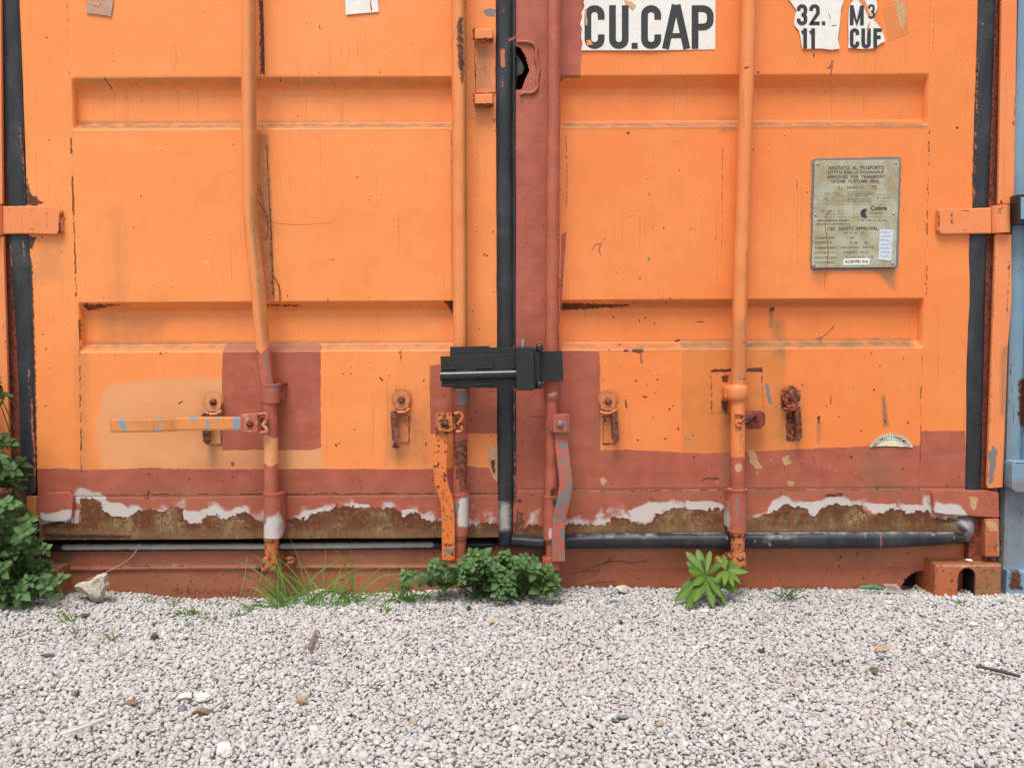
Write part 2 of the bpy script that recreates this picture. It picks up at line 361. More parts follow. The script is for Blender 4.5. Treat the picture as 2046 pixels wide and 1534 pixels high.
def gasket_mat():
    q = NT('black_rubber_gasket'); n1 = q.noise(25, 4, stretch=(1, 1, .25)); n2 = q.noise(180, 5, rough=.7, stretch=(1, 1, .5))
    c = q.mix(q.step(n1, .4, .7), (0.012, 0.015, 0.021), (0.028, 0.032, 0.041)); c = q.mix(q.step(n2, .63, .68), c, (0.12, 0.075, 0.05)); c = q.mix(q.math('MULTIPLY', q.step(q.noise(9, 6, rough=.7), .5, .7), .35), c, (0.10, 0.105, 0.115))
    f = q.math('MULTIPLY', q.step(q.math('ADD', q.attr('spray_sheen'), q.math('MULTIPLY', q.math('SUBTRACT', q.noise(60, 5), .5), .7)), .35, .95), .75); c = q.mix(f, c, (0.5, 0.48, 0.46))
    f = q.step(q.math('ADD', q.attr('pale'), q.math('MULTIPLY', q.math('SUBTRACT', n2, .5), .5)), .48, .54); c = q.mix(f, c, (0.50, 0.15, 0.06))
    q.put(q.b.inputs['Base Color'], c); q.b.inputs['Roughness'].default_value = .48
    q.put(q.b.inputs['Normal'], q.n('ShaderNodeBump', {'Strength': .3, 'Distance': .003, 'Height': q.math('ADD', n2, q.math('MULTIPLY', n1, 2))}).outputs[0]); return q.m
M_GASK = gasket_mat()
M_STICK = simple('white_sticker_vinyl', (0.80, 0.79, 0.75), (0.74, 0.72, 0.66), 60, rough=.45, bump=.05)
M_INK = simple('black_lettering', (0.028, 0.033, 0.040), (0.022, 0.026, 0.03), 120, rough=.5, bump=0)
M_GREYLAB = simple('torn_grey_label', (0.42, 0.25, 0.19), (0.50, 0.30, 0.20), 50, rough=.6)
M_PLATE = simple('weathered_plate', (0.42, 0.425, 0.32), (0.34, 0.28, 0.17), 30, rough=.55, bump=.15)
M_PLATEINK = simple('faded_plate_ink', (0.05, 0.05, 0.04), (0.14, 0.13, 0.09), 90, rough=.6, bump=0)
M_PLATEINK2 = simple('very_faded_plate_ink', (0.12, 0.11, 0.08), (0.26, 0.22, 0.14), 90, rough=.6, bump=0)
M_SLIP = simple('bluish_paper_slip', (0.62, 0.68, 0.76), (0.50, 0.56, 0.64), 120, rough=.5, bump=0)
M_REDLINE = simple('red_paint_line', (0.50, 0.07, 0.025), rough=.5, bump=0)
M_WHITECHIP = simple('white_chipped_paint', (0.72, 0.70, 0.66), (0.6, 0.55, 0.5), 80, rough=.5)
M_LAB = simple('round_label_foil', (0.66, 0.60, 0.40), (0.76, 0.74, 0.62), 45, rough=.45, bump=0)

# ================================================================== orange container
cont = empty('shipping_container', (0, .6, 0), 'weathered orange shipping container with closed double doors, lock rods and peeling red primer', 'container')
HALF = 1.22; ZTOP = 2.53
ZS = lambda v, y=0: W(1010, v, y).z

def grid_axis(lo, hi, fine_lo, fine_hi, st, keys):
    a = list(np.arange(max(lo, fine_lo), min(hi, fine_hi), st))
    if lo < fine_lo: a += list(np.arange(lo, fine_lo, .03))
    if hi > fine_hi: a += list(np.arange(fine_hi, hi, .03))
    a += [lo, hi]+keys; a = np.array(sorted(a)); keep = [a[0]]
    for x in a[1:]:
        if x-keep[-1] > .0007: keep.append(x)
    keep[-1] = hi; return np.array(keep)
def sm(x): x = np.clip(x, 0, 1); return x*x*(3-2*x)
def vnoise(X, Z, sc, seed):
    """smooth value noise on arrays"""
    r = np.random.default_rng(seed); g = r.uniform(-1, 1, (64, 64)); x = X*sc+17.3; z = Z*sc+9.1
    ix = np.floor(x).astype(int); iz = np.floor(z).astype(int); fx = sm(x-ix); fz = sm(z-iz)
    s = lambda i, j: g[i % 64, j % 64]
    return (s(ix, iz)*(1-fx)+s(ix+1, iz)*fx)*(1-fz)+(s(ix, iz+1)*(1-fx)+s(ix+1, iz+1)*fx)*fz

def make_door(side, x0, x1, zb, rx0, rx1, seam_x, seam_v, shapes, holes, label):
    bands = [(600, 617, 685, 700), (152, 173, 239, 255)]
    zb_ = [tuple(ZS(v) for v in b) for b in bands]; per = zb_[1][0]-zb_[0][0]
    for k in (1, 2):
        b = tuple(z+per*k for z in zb_[1])
        if b[0] < ZTOP-.1: zb_.append(b)
    keysz = [z+d for b in zb_ for z in b for d in (-.002, .002)]
    xs = grid_axis(x0, x1, x0, x1, .0023, [rx0, rx0+.003, rx1-.003, rx1]); zs = grid_axis(zb, ZTOP-.08, zb, 1.50, .0023, keysz)
    X, Z = np.meshgrid(xs, zs); Y = np.zeros_like(X)
    inx = sm((X-rx0)/.004)*sm((rx1-X)/.004)
    for t, ti, bi, b in zb_:
        cl_ = lambda x: (lambda y: y*.85+sm(y)*.15)(np.clip(x, 0, 1)); prof = cl_((t-Z)/(t-ti))*cl_((Z-b)/(bi-b))
        Y += .027*prof*inx
    sx = np.abs(X-seam_x)
    Y += .0016*np.exp(-(sx/.0016)**2)*(Z > ZS(1040))
    zz = ZS(seam_v)+.0008*vnoise(X, Z, 30, 2)
    Y += .0018*np.exp(-((Z-zz)/.0018)**2)
    Y += .0019*vnoise(X, Z, 5.5, 3+side)+.0008*vnoise(X, Z, 17, 8+side)+.00012*vnoise(X, Z, 70, 12)
    if side == 0:   # scraped vertical joint behind the bent rod
        jx = W(532, 400).x; Y += .002*np.exp(-((X-jx)/.004)**2)*(inx < 2)*(Z > ZS(600))
    # buckled bottom edge where the paint peels
    Y += .003*sm((ZS(1050)-Z)/.03)*vnoise(X, Z, 12, 5)
    # folded rims
    nz, nx = X.shape
    X = np.pad(X, 1, mode='edge'); Z = np.pad(Z, 1, mode='edge'); Y = np.pad(Y, 1, mode='edge')
    Y[0, :] = .048; Y[-1, :] = .048; Y[:, 0] = .048; Y[:, -1] = .048
    nz += 2; nx += 2
    me = bpy.data.meshes.new('container_door'); co = np.stack([X, Y, Z], -1).reshape(-1, 3).astype(np.float32)
    idx = np.arange(nz*nx).reshape(nz, nx)
    q = np.stack([idx[:-1, :-1], idx[:-1, 1:], idx[1:, 1:], idx[1:, :-1]], -1).reshape(-1, 4)
    if holes:
        cen = co[q].mean(1); U, V = T(cen[:, 0], cen[:, 2]); keep = np.ones(len(q), bool)
        for h in holes: keep &= sd_poly(U, V, h) < 0
        q = q[keep]
    me.vertices.add(len(co)); me.vertices.foreach_set('co', co.ravel()); me.loops.add(q.size); me.loops.foreach_set('vertex_index', q.ravel().astype(np.int32))
    me.polygons.add(len(q)); me.polygons.foreach_set('loop_start', np.arange(0, q.size, 4, dtype=np.int32)); me.polygons.foreach_set('loop_total', np.full(len(q), 4, np.int32))
    me.materials.append(M_DOOR if side == 0 else M_DOOR2); me.update(calc_edges=True); me.polygons.foreach_set('use_smooth', np.ones(len(q), bool)); me.validate()
    apply_paint(me, shapes)
    return tag(link('container_door', me, cont), label)

# ---- what is painted, peeled and scratched on the left door
def smoothpath(p, n=6):
    out = []
    for i in range(len(p)-1):
        p0 = p[max(i-1, 0)]; p1 = p[i]; p2 = p[i+1]; p3 = p[min(i+2, len(p)-1)]
        for j in range(n):
            t = j/n; out.append(tuple(.5*(2*b+(c-a)*t+(2*a-5*b+4*c-d)*t*t+(3*b-a-3*c+d)*t**3) for a, b, c, d in zip(p0, p1, p2, p3)))
    out.append(p[-1]); return out
smoothpath0 = lambda p: p
RL = [(161, 994), (192, 997), (202, 1003), (209, 1020), (226, 1030), (253, 1032), (274, 1020), (301, 1018), (328, 1021), (342, 1011), (363, 1015), (371, 1023), (368, 1037), (387, 1047), (400, 1045), (411, 1028), (431, 1028), (445, 1037), (472, 1027), (493, 1025), (506, 1033), (520, 1044), (545, 1043), (568, 1040), (595, 1035), (613, 1037), (619, 1027), (643, 1023), (657, 1020), (678, 1010), (694, 1011), (739, 1016), (770, 1016), (783, 1013), (800, 1023), (805, 1035), (814, 1027), (831, 1020), (841, 1030), (858, 1040), (876, 1039), (905, 1046), (934, 1050), (954, 1047), (975, 1044), (1000, 1047)]
SL = [
 P('primer', wob([(60, 937), (130, 935), (165, 938), (250, 937), (300, 934), (340, 936), (430, 937), (530, 937), (620, 936), (760, 937), (860, 937), (905, 934), (930, 930), (950, 933), (1005, 934), (1005, 1120), (60, 1120)], .7, 12, 1)),
 P('primer', wob([(444, 690), (450, 686), (636, 686), (640, 692), (641, 895), (625, 899), (444, 899)], 1.0, 12, 2)),
 P('primer', wob([(859, 730), (885, 727), (1003, 727), (1003, 866), (859, 866)], 1.0, 14, 3)),
 P('tan', [(205, 775), (240, 762), (330, 755), (444, 752), (470, 800), (470, 895), (640, 898), (640, 937), (205, 937), (190, 860)], soft=16),
 P('tan', [(560, 897), (640, 897), (650, 937), (560, 937)], soft=6),
 P('bare', RL+[(1005, 1130), (60, 1130), (85, 1046), (120, 1040), (150, 1046), (163, 1040)], soft=26),
 L('spray_sheen', RL[:22], 8, soft=30, st=.92), L('spray_sheen', [(u, v-2) for u, v in RL[22:39]], 8, soft=30, st=.85), L('spray_sheen', RL[39:], 12, soft=32, st=.9), L('spray_sheen', RL[:7], 16, soft=12), L('spray_sheen', RL[14:19], 14, soft=12), L('spray_sheen', [(590, 1032), (610, 1034)], 6, soft=10), L('spray_sheen', [(805, 1033), (830, 1022)], 8, soft=10),
 P('rust', [(85, 1062), (150, 1066), (200, 1066), (265, 1067), (262, 1078), (85, 1078)], soft=5, st=.9), P('dark', wob([(100, 1071), (180, 1068), (250, 1070), (248, 1074), (100, 1076)], 2, 7, 77)), P('dirt_shade', [(80, 1058), (1000, 1060), (1000, 1076), (80, 1076)], soft=7, st=.8), P('rust', [(270, 1030), (520, 1040), (520, 1074), (270, 1074)], soft=10, st=.40),
 P('spray_sheen', [(75, 1020), (160, 1015), (160, 1050), (75, 1050)], soft=10, st=.95),
 L('pale', [(105, 933), (150, 936)], 1.2), L('pale', [(835, 932), (862, 936)], 1.5), L('spray_sheen', [(198, 996), (215, 1005), (222, 1020), (250, 1027)], 6, soft=6),
 P('pale', [(976, 890), (995, 895), (995, 965), (985, 955), (975, 925)]), P('rust', [(978, 920), (990, 915), (992, 950), (982, 945)], soft=6),
 # joint behind the bent rod: rust bleed with the rod's shadow painted in
 P('rust', [(516, 0), (526, 0), (530, 150), (518, 150)], soft=5, st=.85), L('dark', [(522, -40), (524, 40), (526, 90), (527, 148)], 2.0),
 P('rust', [(534, 400), (543, 400), (551, 600), (540, 600)], soft=5, st=.62), P('dirt_shade', [(510, 262), (536, 270), (544, 440), (549, 600), (516, 600)], soft=3, st=.75), P('primer', [(520, 300), (534, 300), (545, 600), (532, 600)], soft=12, st=.62), L('dark', smoothpath0([(533, 290), (538, 400), (542, 470), (547, 600)]), 1.0),
 # grime caught on the ledges; shade of the top slopes painted with it
 P('dirt_shade', [(150, 239), (905, 240), (905, 257), (150, 257)], soft=5, st=.95), P('dirt_shade', [(165, 683), (905, 683), (905, 700), (165, 700)], soft=5, st=.8), P('dirt_shade', [(150, 152), (905, 154), (905, 170), (150, 168)], soft=5, st=.42), P('rust', [(160, 603), (905, 603), (905, 609), (160, 609)], soft=4, st=.42),
 L('dirt_shade', [(240, 690), (240, 560), (230, 430)], 10, soft=14, st=.3), P('dirt_shade', [(195, 620), (330, 630), (300, 690), (200, 690)], soft=14, st=.35),
 L('ochre', [(349, 92), (353, 115), (349, 143)], 1.6), L('ochre', [(70, 60), (72, 240)], .8),
 P('rust', [(160, 603), (240, 605), (240, 612), (160, 625)], soft=5, st=.7), P('rust', [(500, 606), (600, 606), (600, 614), (500, 614)], soft=4, st=.75), P('rust', [(885, 600), (912, 600), (912, 640), (900, 625)], soft=5, st=.9),
 P('rust', [(775, 870), (800, 875), (805, 905), (780, 900)], soft=8, st=.65), P('dirt_shade', [(775, 880), (830, 880), (830, 930), (770, 925)], soft=10, st=.5),
 P('dirt_shade', [(820, 830), (858, 800), (858, 930), (800, 930)], soft=12, st=.45),
 L('dark', [(208, 156), (216, 172)], 1.5), L('dark', [(638, 50), (639, 58)], 1), L('dark', [(660, 518), (670, 520)], .9), L('dark', [(358, 806), (364, 802)], 1.6),
 P('pale', [(290, 800), (310, 800), (312, 812), (292, 812)], soft=6, st=.54),
 L('ochre', [(796, 430), (798, 500)], 1.1), L('ochre', [(731, 525), (732, 565)], 1.3), L('rust', [(801, 700), (801, 720)], 1.5, soft=3), L('dark', [(760, 755), (764, 760)], 2.0),
 L('primer', [(465, 925), (465, 928)], 3.5), L('primer', [(320, 704), (321, 707)], 2.6), L('primer', [(332, 704), (332, 705)], 2.0),
 # around the hinges
 P('rust', [(52, 350), (64, 385), (90, 405), (70, 415), (50, 410)], soft=7, st=.95), P('rust', [(50, 470), (75, 472), (66, 500), (55, 495)], soft=5, st=.9),
 P('rust', [(56, 500), (66, 520), (70, 640), (74, 800), (76, 975), (66, 975), (60, 640)], soft=4, st=.85), P('dirt_shade', [(80, 470), (130, 470), (125, 560), (60, 560)], soft=14, st=.3),
 # upper keeper area
 P('rust', [(943, 55), (952, 55), (952, 82), (943, 82)], soft=5, st=.9), P('rust', [(943, 188), (954, 188), (954, 215), (946, 218)], soft=5, st=.9),
 P('dirt_shade', [(940, 75), (990, 75), (990, 240), (940, 240)], soft=12, st=.35), P('grey', [(966, 22), (978, 17), (990, 20), (988, 34), (970, 34)]),
 L('dark', [(903, 10), (904, 0)], .9), L('dirt_shade', [(903, 250), (906, 610)], 2, soft=4, st=.9),
 L('dark', [(104, 982), (150, 984)], .7), P('rust', [(292, 975), (302, 978), (300, 1000), (290, 998)], soft=5, st=.75)]
SL += dashes('dark', (134, 0), (138, 150), .7, 1, .5, .5) + dashes('dark', (140, 255), (147, 430), 1.7, 2, .75) + dashes('dark', (146, 400), (153, 600), 1.3, 3, .7) + dashes('dark', (158, 640), (164, 1030), 1.2, 4, .75)
SL += dashes('dark', (150, 988), (1000, 985), 1.1, 5, .7, 1.0) + dashes('dark', (903, 260), (907, 600), 1.0, 6, .6) + dashes('dark', (905, 150), (902, 60), .8, 7, .5)
SL += specks('dark', (560, 40, 900, 600), 16, (.6, 1.5), 11) + specks('dark', (150, 260, 500, 740), 8, (.6, 1.5), 12) + specks('dark', (640, 700, 900, 930), 14, (.8, 2.0), 13) + specks('dark', (80, 50, 130, 930), 14, (.7, 1.8), 14) + specks('dark', (940, 230, 990, 920), 22, (.7, 1.8), 15) + specks('grey', (560, 790, 640, 880), 14, (.6, 1.1), 17) + specks('dark', (200, 940, 990, 1020), 26, (.6, 1.6), 16)

SL += [P('spray_sheen', [(200, 1002), (240, 1006), (262, 1018), (290, 1020), (272, 1034), (215, 1034)], soft=7, st=1.3), P('spray_sheen', [(355, 1018), (395, 1020), (412, 1036), (392, 1050), (366, 1040)], soft=7, st=1.3), P('spray_sheen', [(600, 1024), (650, 1012), (640, 1028), (612, 1040)], soft=7, st=1.1), P('spray_sheen', [(700, 1004), (740, 1008), (735, 1018), (700, 1014)], soft=5, st=1.1), P('spray_sheen', [(800, 1018), (832, 1016), (815, 1032), (802, 1036)], soft=5, st=1.2), P('spray_sheen', [(165, 1000), (1000, 1008), (1000, 1050), (165, 1040)], soft=24, st=.50)]+[L('spray_sheen', smoothpath(p_, 3), .9, soft=2.5, st=.62) for p_ in ([(660, 365), (690, 352), (735, 350)], [(662, 400), (690, 390), (710, 392)], [(330, 527), (370, 530), (400, 524), (430, 527)], [(800, 300), (815, 312), (818, 330)], [(560, 10), (563, 25)], [(240, 300), (300, 295), (390, 300)], [(600, 870), (700, 880)])]
# ---- right door
RR = [(1030, 1022), (1034, 1018), (1042, 1026), (1047, 1040), (1044, 1052), (1050, 1058), (1057, 1047), (1079, 1050), (1110, 1050), (1136, 1047), (1173, 1047), (1208, 1049), (1221, 1037), (1225, 1030), (1249, 1035), (1276, 1047), (1300, 1044), (1310, 1027), (1331, 1023), (1348, 1013), (1380, 1018), (1414, 1018), (1440, 1016), (1465, 1030), (1497, 1037), (1524, 1027), (1544, 1023), (1558, 1013), (1568, 1004), (1582, 1010), (1613, 1015), (1620, 1032), (1633, 1027), (1637, 1018), (1661, 1006), (1688, 1008), (1717, 1010), (1736, 1030), (1757, 1025), (1770, 1023), (1777, 1015), (1791, 1016), (1818, 1027), (1839, 1020), (1852, 1020), (1866, 1033), (1880, 1037), (1935, 1033)]
SR = [P('spray_sheen', [(1255, 1020), (1310, 1004), (1340, 1004), (1305, 1030), (1290, 1048), (1262, 1040)], soft=9, st=1.2), P('spray_sheen', [(1545, 1000), (1568, 996), (1572, 1008), (1548, 1022), (1535, 1016)], soft=5, st=1.4), P('spray_sheen', [(1600, 1004), (1660, 1000), (1640, 1014), (1618, 1030), (1606, 1012)], soft=7, st=1.2), P('spray_sheen', [(1725, 1005), (1790, 1008), (1775, 1022), (1745, 1026)], soft=7, st=1.2), P('spray_sheen', [(1800, 1010), (1860, 1010), (1862, 1020), (1810, 1022)], soft=6, st=1.2), P('spray_sheen', [(1370, 1000), (1440, 1004), (1436, 1016), (1372, 1014)], soft=6, st=1.2), P('spray_sheen', [(1140, 1005), (1930, 998), (1930, 1050), (1140, 1055)], soft=24, st=.50),
 P('primer', wob([(1020, -900), (1110, -900), (1110, 2), (1168, -20), (1172, 10), (1160, 50), (1163, 90), (1160, 155), (1128, 156), (1118, 165), (1118, 700), (1150, 701), (1197, 702), (1199, 735), (1200, 880), (1199, 900), (1250, 898), (1400, 905), (1500, 902), (1560, 899), (1640, 895), (1740, 891), (1838, 889), (1839, 861), (1928, 860), (1930, 1120), (1020, 1120)], .8, 12, 21)),
 L('primer', [(1183, 500), (1192, 487), (1200, 488), (1197, 502), (1201, 510)], 1.6), L('primer', [(1201, 486), (1209, 475)], 1.0),
 L('primer', [(1642, 136), (1657, 136)], .8), L('primer', [(1655, 138), (1664, 122)], 1.8), L('primer', [(1664, 122), (1660, 148)], 2.2),
 P('primer', [(1638, 676), (1648, 672), (1650, 686), (1642, 687)]), L('primer', [(1648, 675), (1660, 667), (1673, 652)], 1.5),
 L('primer', [(1281, 708), (1282, 724)], 2.2), L('primer', [(1266, 700), (1272, 702)], 3.2),
 P('ochre', wob([(1362, 700), (1364, 686), (1568, 688), (1570, 700), (1568, 860), (1572, 900), (1362, 905)], .8, 14, 22)),
 P('ochre', wob([(1508, 925), (1530, 905), (1585, 905), (1587, 950), (1560, 990), (1540, 1015), (1505, 975)], 3, 10, 23), soft=9),
 P('ochre', wob([(1172, 752), (1190, 748), (1210, 750), (1208, 762), (1188, 775), (1180, 800), (1172, 790)], 2, 8, 24)),
 P('pale', wob([(1495, 898), (1506, 902), (1516, 920), (1524, 935), (1512, 936), (1498, 925)], 1.5, 8, 25)), P('pale', wob([(1562, 915), (1575, 908), (1582, 925), (1568, 930)], 1.5, 8, 26)), P('pale', wob([(1572, 960), (1586, 962), (1586, 970), (1576, 970)], 1, 8, 27)), P('pale', wob([(1198, 958), (1206, 952), (1213, 962), (1205, 970)], 1, 6, 28)),
 P('ochre', [(1150, 955), (1170, 955), (1172, 975), (1160, 985)], soft=7),
 P('bare', RR+[(1935, 1130), (1022, 1130)], soft=26),
 L('spray_sheen', RR[9:23], 10, soft=36), L('spray_sheen', RR[20:24], 16, soft=14), L('spray_sheen', RR[24:], 8, soft=30, st=.92), L('spray_sheen', RR[26:29], 14, soft=10), L('spray_sheen', RR[31:36], 14, soft=12), P('dirt_shade', [(1140, 1050), (1930, 1050), (1930, 1064), (1140, 1066)], soft=8, st=.75), P('rust', [(1570, 1030), (1700, 1035), (1850, 1050), (1850, 1062), (1540, 1062)], soft=12, st=.42),
 P('spray_sheen', [(1840, 985), (1865, 985), (1865, 1060), (1840, 1060)], soft=8, st=.7), P('spray_sheen', [(1050, 1010), (1080, 1015), (1080, 1050), (1050, 1050)], soft=14, st=.7),
 # grime on ledges; the top slope's shade painted in as well
 P('dirt_shade', [(1125, 240), (1850, 238), (1850, 255), (1125, 257)], soft=5, st=.95), P('dirt_shade', [(1360, 682), (1830, 679), (1830, 694), (1360, 697)], soft=6, st=1.2), P('dirt_shade', [(1120, 684), (1360, 683), (1360, 700), (1120, 700)], soft=5, st=.75), P('dirt_shade', [(1230, 600), (1840, 597), (1840, 612), (1230, 614)], soft=5, st=.45), P('dirt_shade', [(1440, 232), (1475, 232), (1475, 262), (1440, 262)], soft=8, st=.8),
 L('dirt_shade', [(1560, 650), (1560, 700)], 10, soft=12, st=.9), L('dark', [(1547, 618), (1549, 617)], 4.2), P('dirt_shade', [(1543, 620), (1552, 620), (1550, 655), (1544, 655)], soft=4, st=1), P('rust', [(1720, 675), (1770, 672), (1770, 684), (1720, 682)], soft=5, st=.5),
 P('dirt_shade', [(1762, 792), (1768, 790), (1776, 850), (1764, 855)], soft=3, st=1.0), P('dirt_shade', [(1763, 792), (1767, 792), (1774, 850), (1766, 850)], soft=3, st=1.0), P('rust', [(1764, 800), (1768, 800), (1773, 848), (1766, 848)], soft=4, st=.75), P('rust', [(1631, 832), (1640, 828), (1640, 848), (1632, 850)], soft=4, st=.8), P('dirt_shade', [(1632, 845), (1640, 845), (1637, 885), (1634, 885)], soft=4, st=.8),
 P('dirt_shade', [(1720, 900), (1790, 900), (1800, 990), (1720, 990)], soft=22, st=.55), P('dirt_shade', [(1730, 972), (1800, 972), (1800, 984), (1730, 984)], soft=5, st=.9),
 P('rust', [(1120, 603), (1260, 606), (1260, 614), (1120, 622)], soft=6, st=.9), P('rust', [(1260, 600), (1450, 602), (1450, 606), (1260, 610)], soft=4, st=.55), P('rust', [(1500, 598), (1620, 596), (1620, 602), (1500, 604)], soft=4, st=.45),
 L('dark', [(1266, 701), (1269, 700)], 3.2), L('dark', [(1249, 701), (1253, 700)], 3), P('dark', [(1268, 697), (1284, 696), (1286, 704), (1274, 707)]), L('dark', [(1397, 643), (1411, 643)], 1.1), L('dark', [(1354, 682), (1360, 680)], 2.6),
 # bracket plate outline at rod 4
 P('rust', [(1418, 737), (1465, 735), (1465, 744), (1418, 745)], soft=4, st=.95), P('rust', [(1490, 735), (1524, 733), (1526, 744), (1490, 744)], soft=4, st=.95), P('rust', [(1416, 740), (1424, 740), (1426, 830), (1418, 830)], soft=4, st=.62), P('rust', [(1518, 740), (1526, 740), (1530, 828), (1522, 828)], soft=4, st=.62), P('rust', [(1418, 820), (1460, 820), (1460, 830), (1418, 830)], soft=4, st=.55),
 P('rust', [(1440, 750), (1456, 748), (1456, 766), (1442, 764)], soft=5, st=1), P('rust', [(1438, 798), (1456, 800), (1456, 826), (1442, 820)], soft=6, st=.95), P('grey', [(1530, 765), (1536, 770), (1540, 795), (1544, 810), (1536, 805), (1530, 785)]), P('dirt_shade', [(1440, 815), (1462, 815), (1462, 985), (1440, 985)], soft=8, st=.6),  # last patch: shadow left of rod 4, painted on the door
 P('rust', [(1559, 778), (1600, 778), (1600, 800), (1559, 822)], soft=6, st=.9), P('rust', [(1600, 880), (1575, 880), (1590, 892)], soft=5, st=.5),
 P('dirt_shade', [(1195, 780), (1235, 780), (1240, 800), (1195, 800)], soft=6, st=.5), L('dark', [(1250, 800), (1252, 815)], 1.8), L('ochre', [(1240, 790), (1266, 792)], .9),
 P('rust', [(1600, 8), (1604, 6), (1606, 60), (1600, 50)], soft=3, st=.3), P('pale', [(1785, 0), (1808, 5), (1812, 30), (1805, 58), (1798, 50), (1792, 25)]), P('ochre', [(1762, 20), (1812, 0), (1816, 70), (1775, 85), (1770, 50)], soft=10),
 P('grey', [(1620, 323), (1626, 317), (1797, 313), (1801, 320), (1795, 536), (1788, 539), (1624, 541), (1619, 536)]), P('dirt_shade', [(1622, 536), (1660, 540), (1640, 570), (1625, 560)], soft=8, st=.6), P('dirt_shade', [(1745, 538), (1790, 538), (1788, 580), (1780, 575)], soft=6, st=.9),
 P('rust', [(1940, 480), (1946, 480), (1934, 970), (1926, 970)], soft=3, st=.75), P('rust', [(1915, 0), (1922, 0), (1918, 30)], soft=3, st=.2),
 L('dark', [(1912, 255), (1914, 256)], 2.4), P('rust', [(1910, 945), (1920, 950), (1915, 962)], soft=4, st=.8), L('grey', [(1855, 918), (1868, 912), (1925, 910)], 1.2, st=.96), L('dark', [(1700, 913), (1702, 914)], 2.3),
 L('dark', [(1444, 292), (1444, 340)], .8), L('dark', [(1443, 350), (1441, 500)], .6), L('dark', [(1592, 360), (1592, 378)], .9), L('dark', [(1627, 108), (1626, 114)], 1.2), L('dark', [(1660, 790), (1660, 808)], .9), L('dark', [(1598, 110), (1590, 130)], .5), L('dark', [(1254, 266), (1256, 267)], 2.6), L('dark', [(1514, 144), (1516, 145)], 2),
 L('dark', [(1404, 960), (1410, 956), (1435, 956)], 1.6), L('rust', [(1650, 990), (1680, 988)], 5, soft=5, st=.85), L('dark', [(1037, 1000), (1039, 1001)], 4.2, st=.96),
 P('rust', [(1128, 270), (1132, 270), (1134, 400), (1131, 430)], soft=3, st=.5), L('primer', [(1131, 272), (1133, 340), (1132, 420)], 1.1), P('primer', [(1122, 470), (1132, 460), (1128, 520), (1122, 600), (1118, 640)]), L('dark', [(1052, 832), (1085, 833)], 1.0)]
SR += dashes('dark', (1866, 0), (1862, 150), .5, 31, .5, .5) + dashes('dark', (1858, 260), (1850, 590), 1.0, 32, .55) + dashes('dark', (1842, 690), (1838, 975), 1.1, 33, .6) + dashes('dark', (1140, 981), (1838, 977), 1.0, 34, .8, .8)
SR += dashes('dark', (1952, 60), (1942, 405), 1.0, 35, .6) + specks('dark', (1200, 270, 1620, 600), 20, (.6, 1.5), 36) + specks('dark', (1205, 620, 1360, 890), 34, (.7, 2.0), 37) + specks('dark', (1600, 700, 1830, 880), 12, (.7, 1.8), 38) + specks('grey', (1240, 300, 1330, 640), 8, (1, 2.6), 39) + specks('dark', (1040, 20, 1090, 1000), 26, (.6, 1.6), 40) + specks('pale', (1380, 900, 1800, 970), 10, (.8, 1.6), 41) + specks('dark', (1140, 910, 1900, 1000), 26, (.7, 1.8), 42) + specks('grey', (1370, 860, 1390, 880), 3, (1.5, 2.5), 43)
def halo(u, v, s=1):
    o = [(u+21*math.cos(a), v-3-21*math.sin(a)) for a in np.linspace(-.3, 3.6, 12)]
    return [L('rust', o, 1.0, soft=4, st=.92), L('rust', [(u-10, v+30), (u-10, v+86), (u+16, v+86), (u+16, v+32)], 1.4, soft=3.5, st=1.0), P('dirt_shade', [(u-24, v-20), (u+24, v-20), (u+24, v+90), (u-24, v+90)], soft=14, st=.38), L('dirt_shade', [(u, v+88), (u-2, v+125)], 6, soft=9, st=.5)]
for a_ in ((426, 803), (802, 799)): SL += halo(*a_)
for a_ in ((1215, 801), (1581, 794)): SR += halo(*a_)
SL += [P('dirt_shade', [(560, 860), (580, 860), (580, 985), (560, 985)], soft=8, st=.35), L('rust', [(150, 989), (1000, 986)], 1.2, soft=5, st=.52), P('dirt_shade', [(80, 975), (1000, 972), (1000, 1000), (80, 1000)], soft=14, st=.35), P('dirt_shade', [(150, 700), (175, 700), (180, 980), (160, 980)], soft=9, st=.35)]  # first patch: shadow right of the bent rod, painted on the door
SR += [L('rust', [(1140, 982), (1838, 978)], 1.2, soft=5, st=.5), P('dirt_shade', [(1040, 970), (1920, 965), (1920, 995), (1040, 998)], soft=14, st=.35)]
HOLE = [(1019, 88), (1028, 90), (1040, 96), (1050, 112), (1058, 142), (1050, 158), (1043, 178), (1036, 180), (1019, 176)]

xl0 = W(75, 980).x; xl1 = W(996, 500).x; xr0 = W(1019, 500).x; xr1 = W(1930, 970).x
doorL = make_door(0, xl0, xl1, ZS(1074), W(150, 400).x, W(906, 400).x, W(147, 400).x, 988, SL, None, 'left door leaf with its bent lock rod and horizontal handle')
doorR = make_door(1, xr0, xr1, ZS(1072), W(1119, 400).x, W(1850, 400).x, W(1852, 420).x, 979, SR, [HOLE], 'right door leaf with red primer edge, data plate and volume stickers')

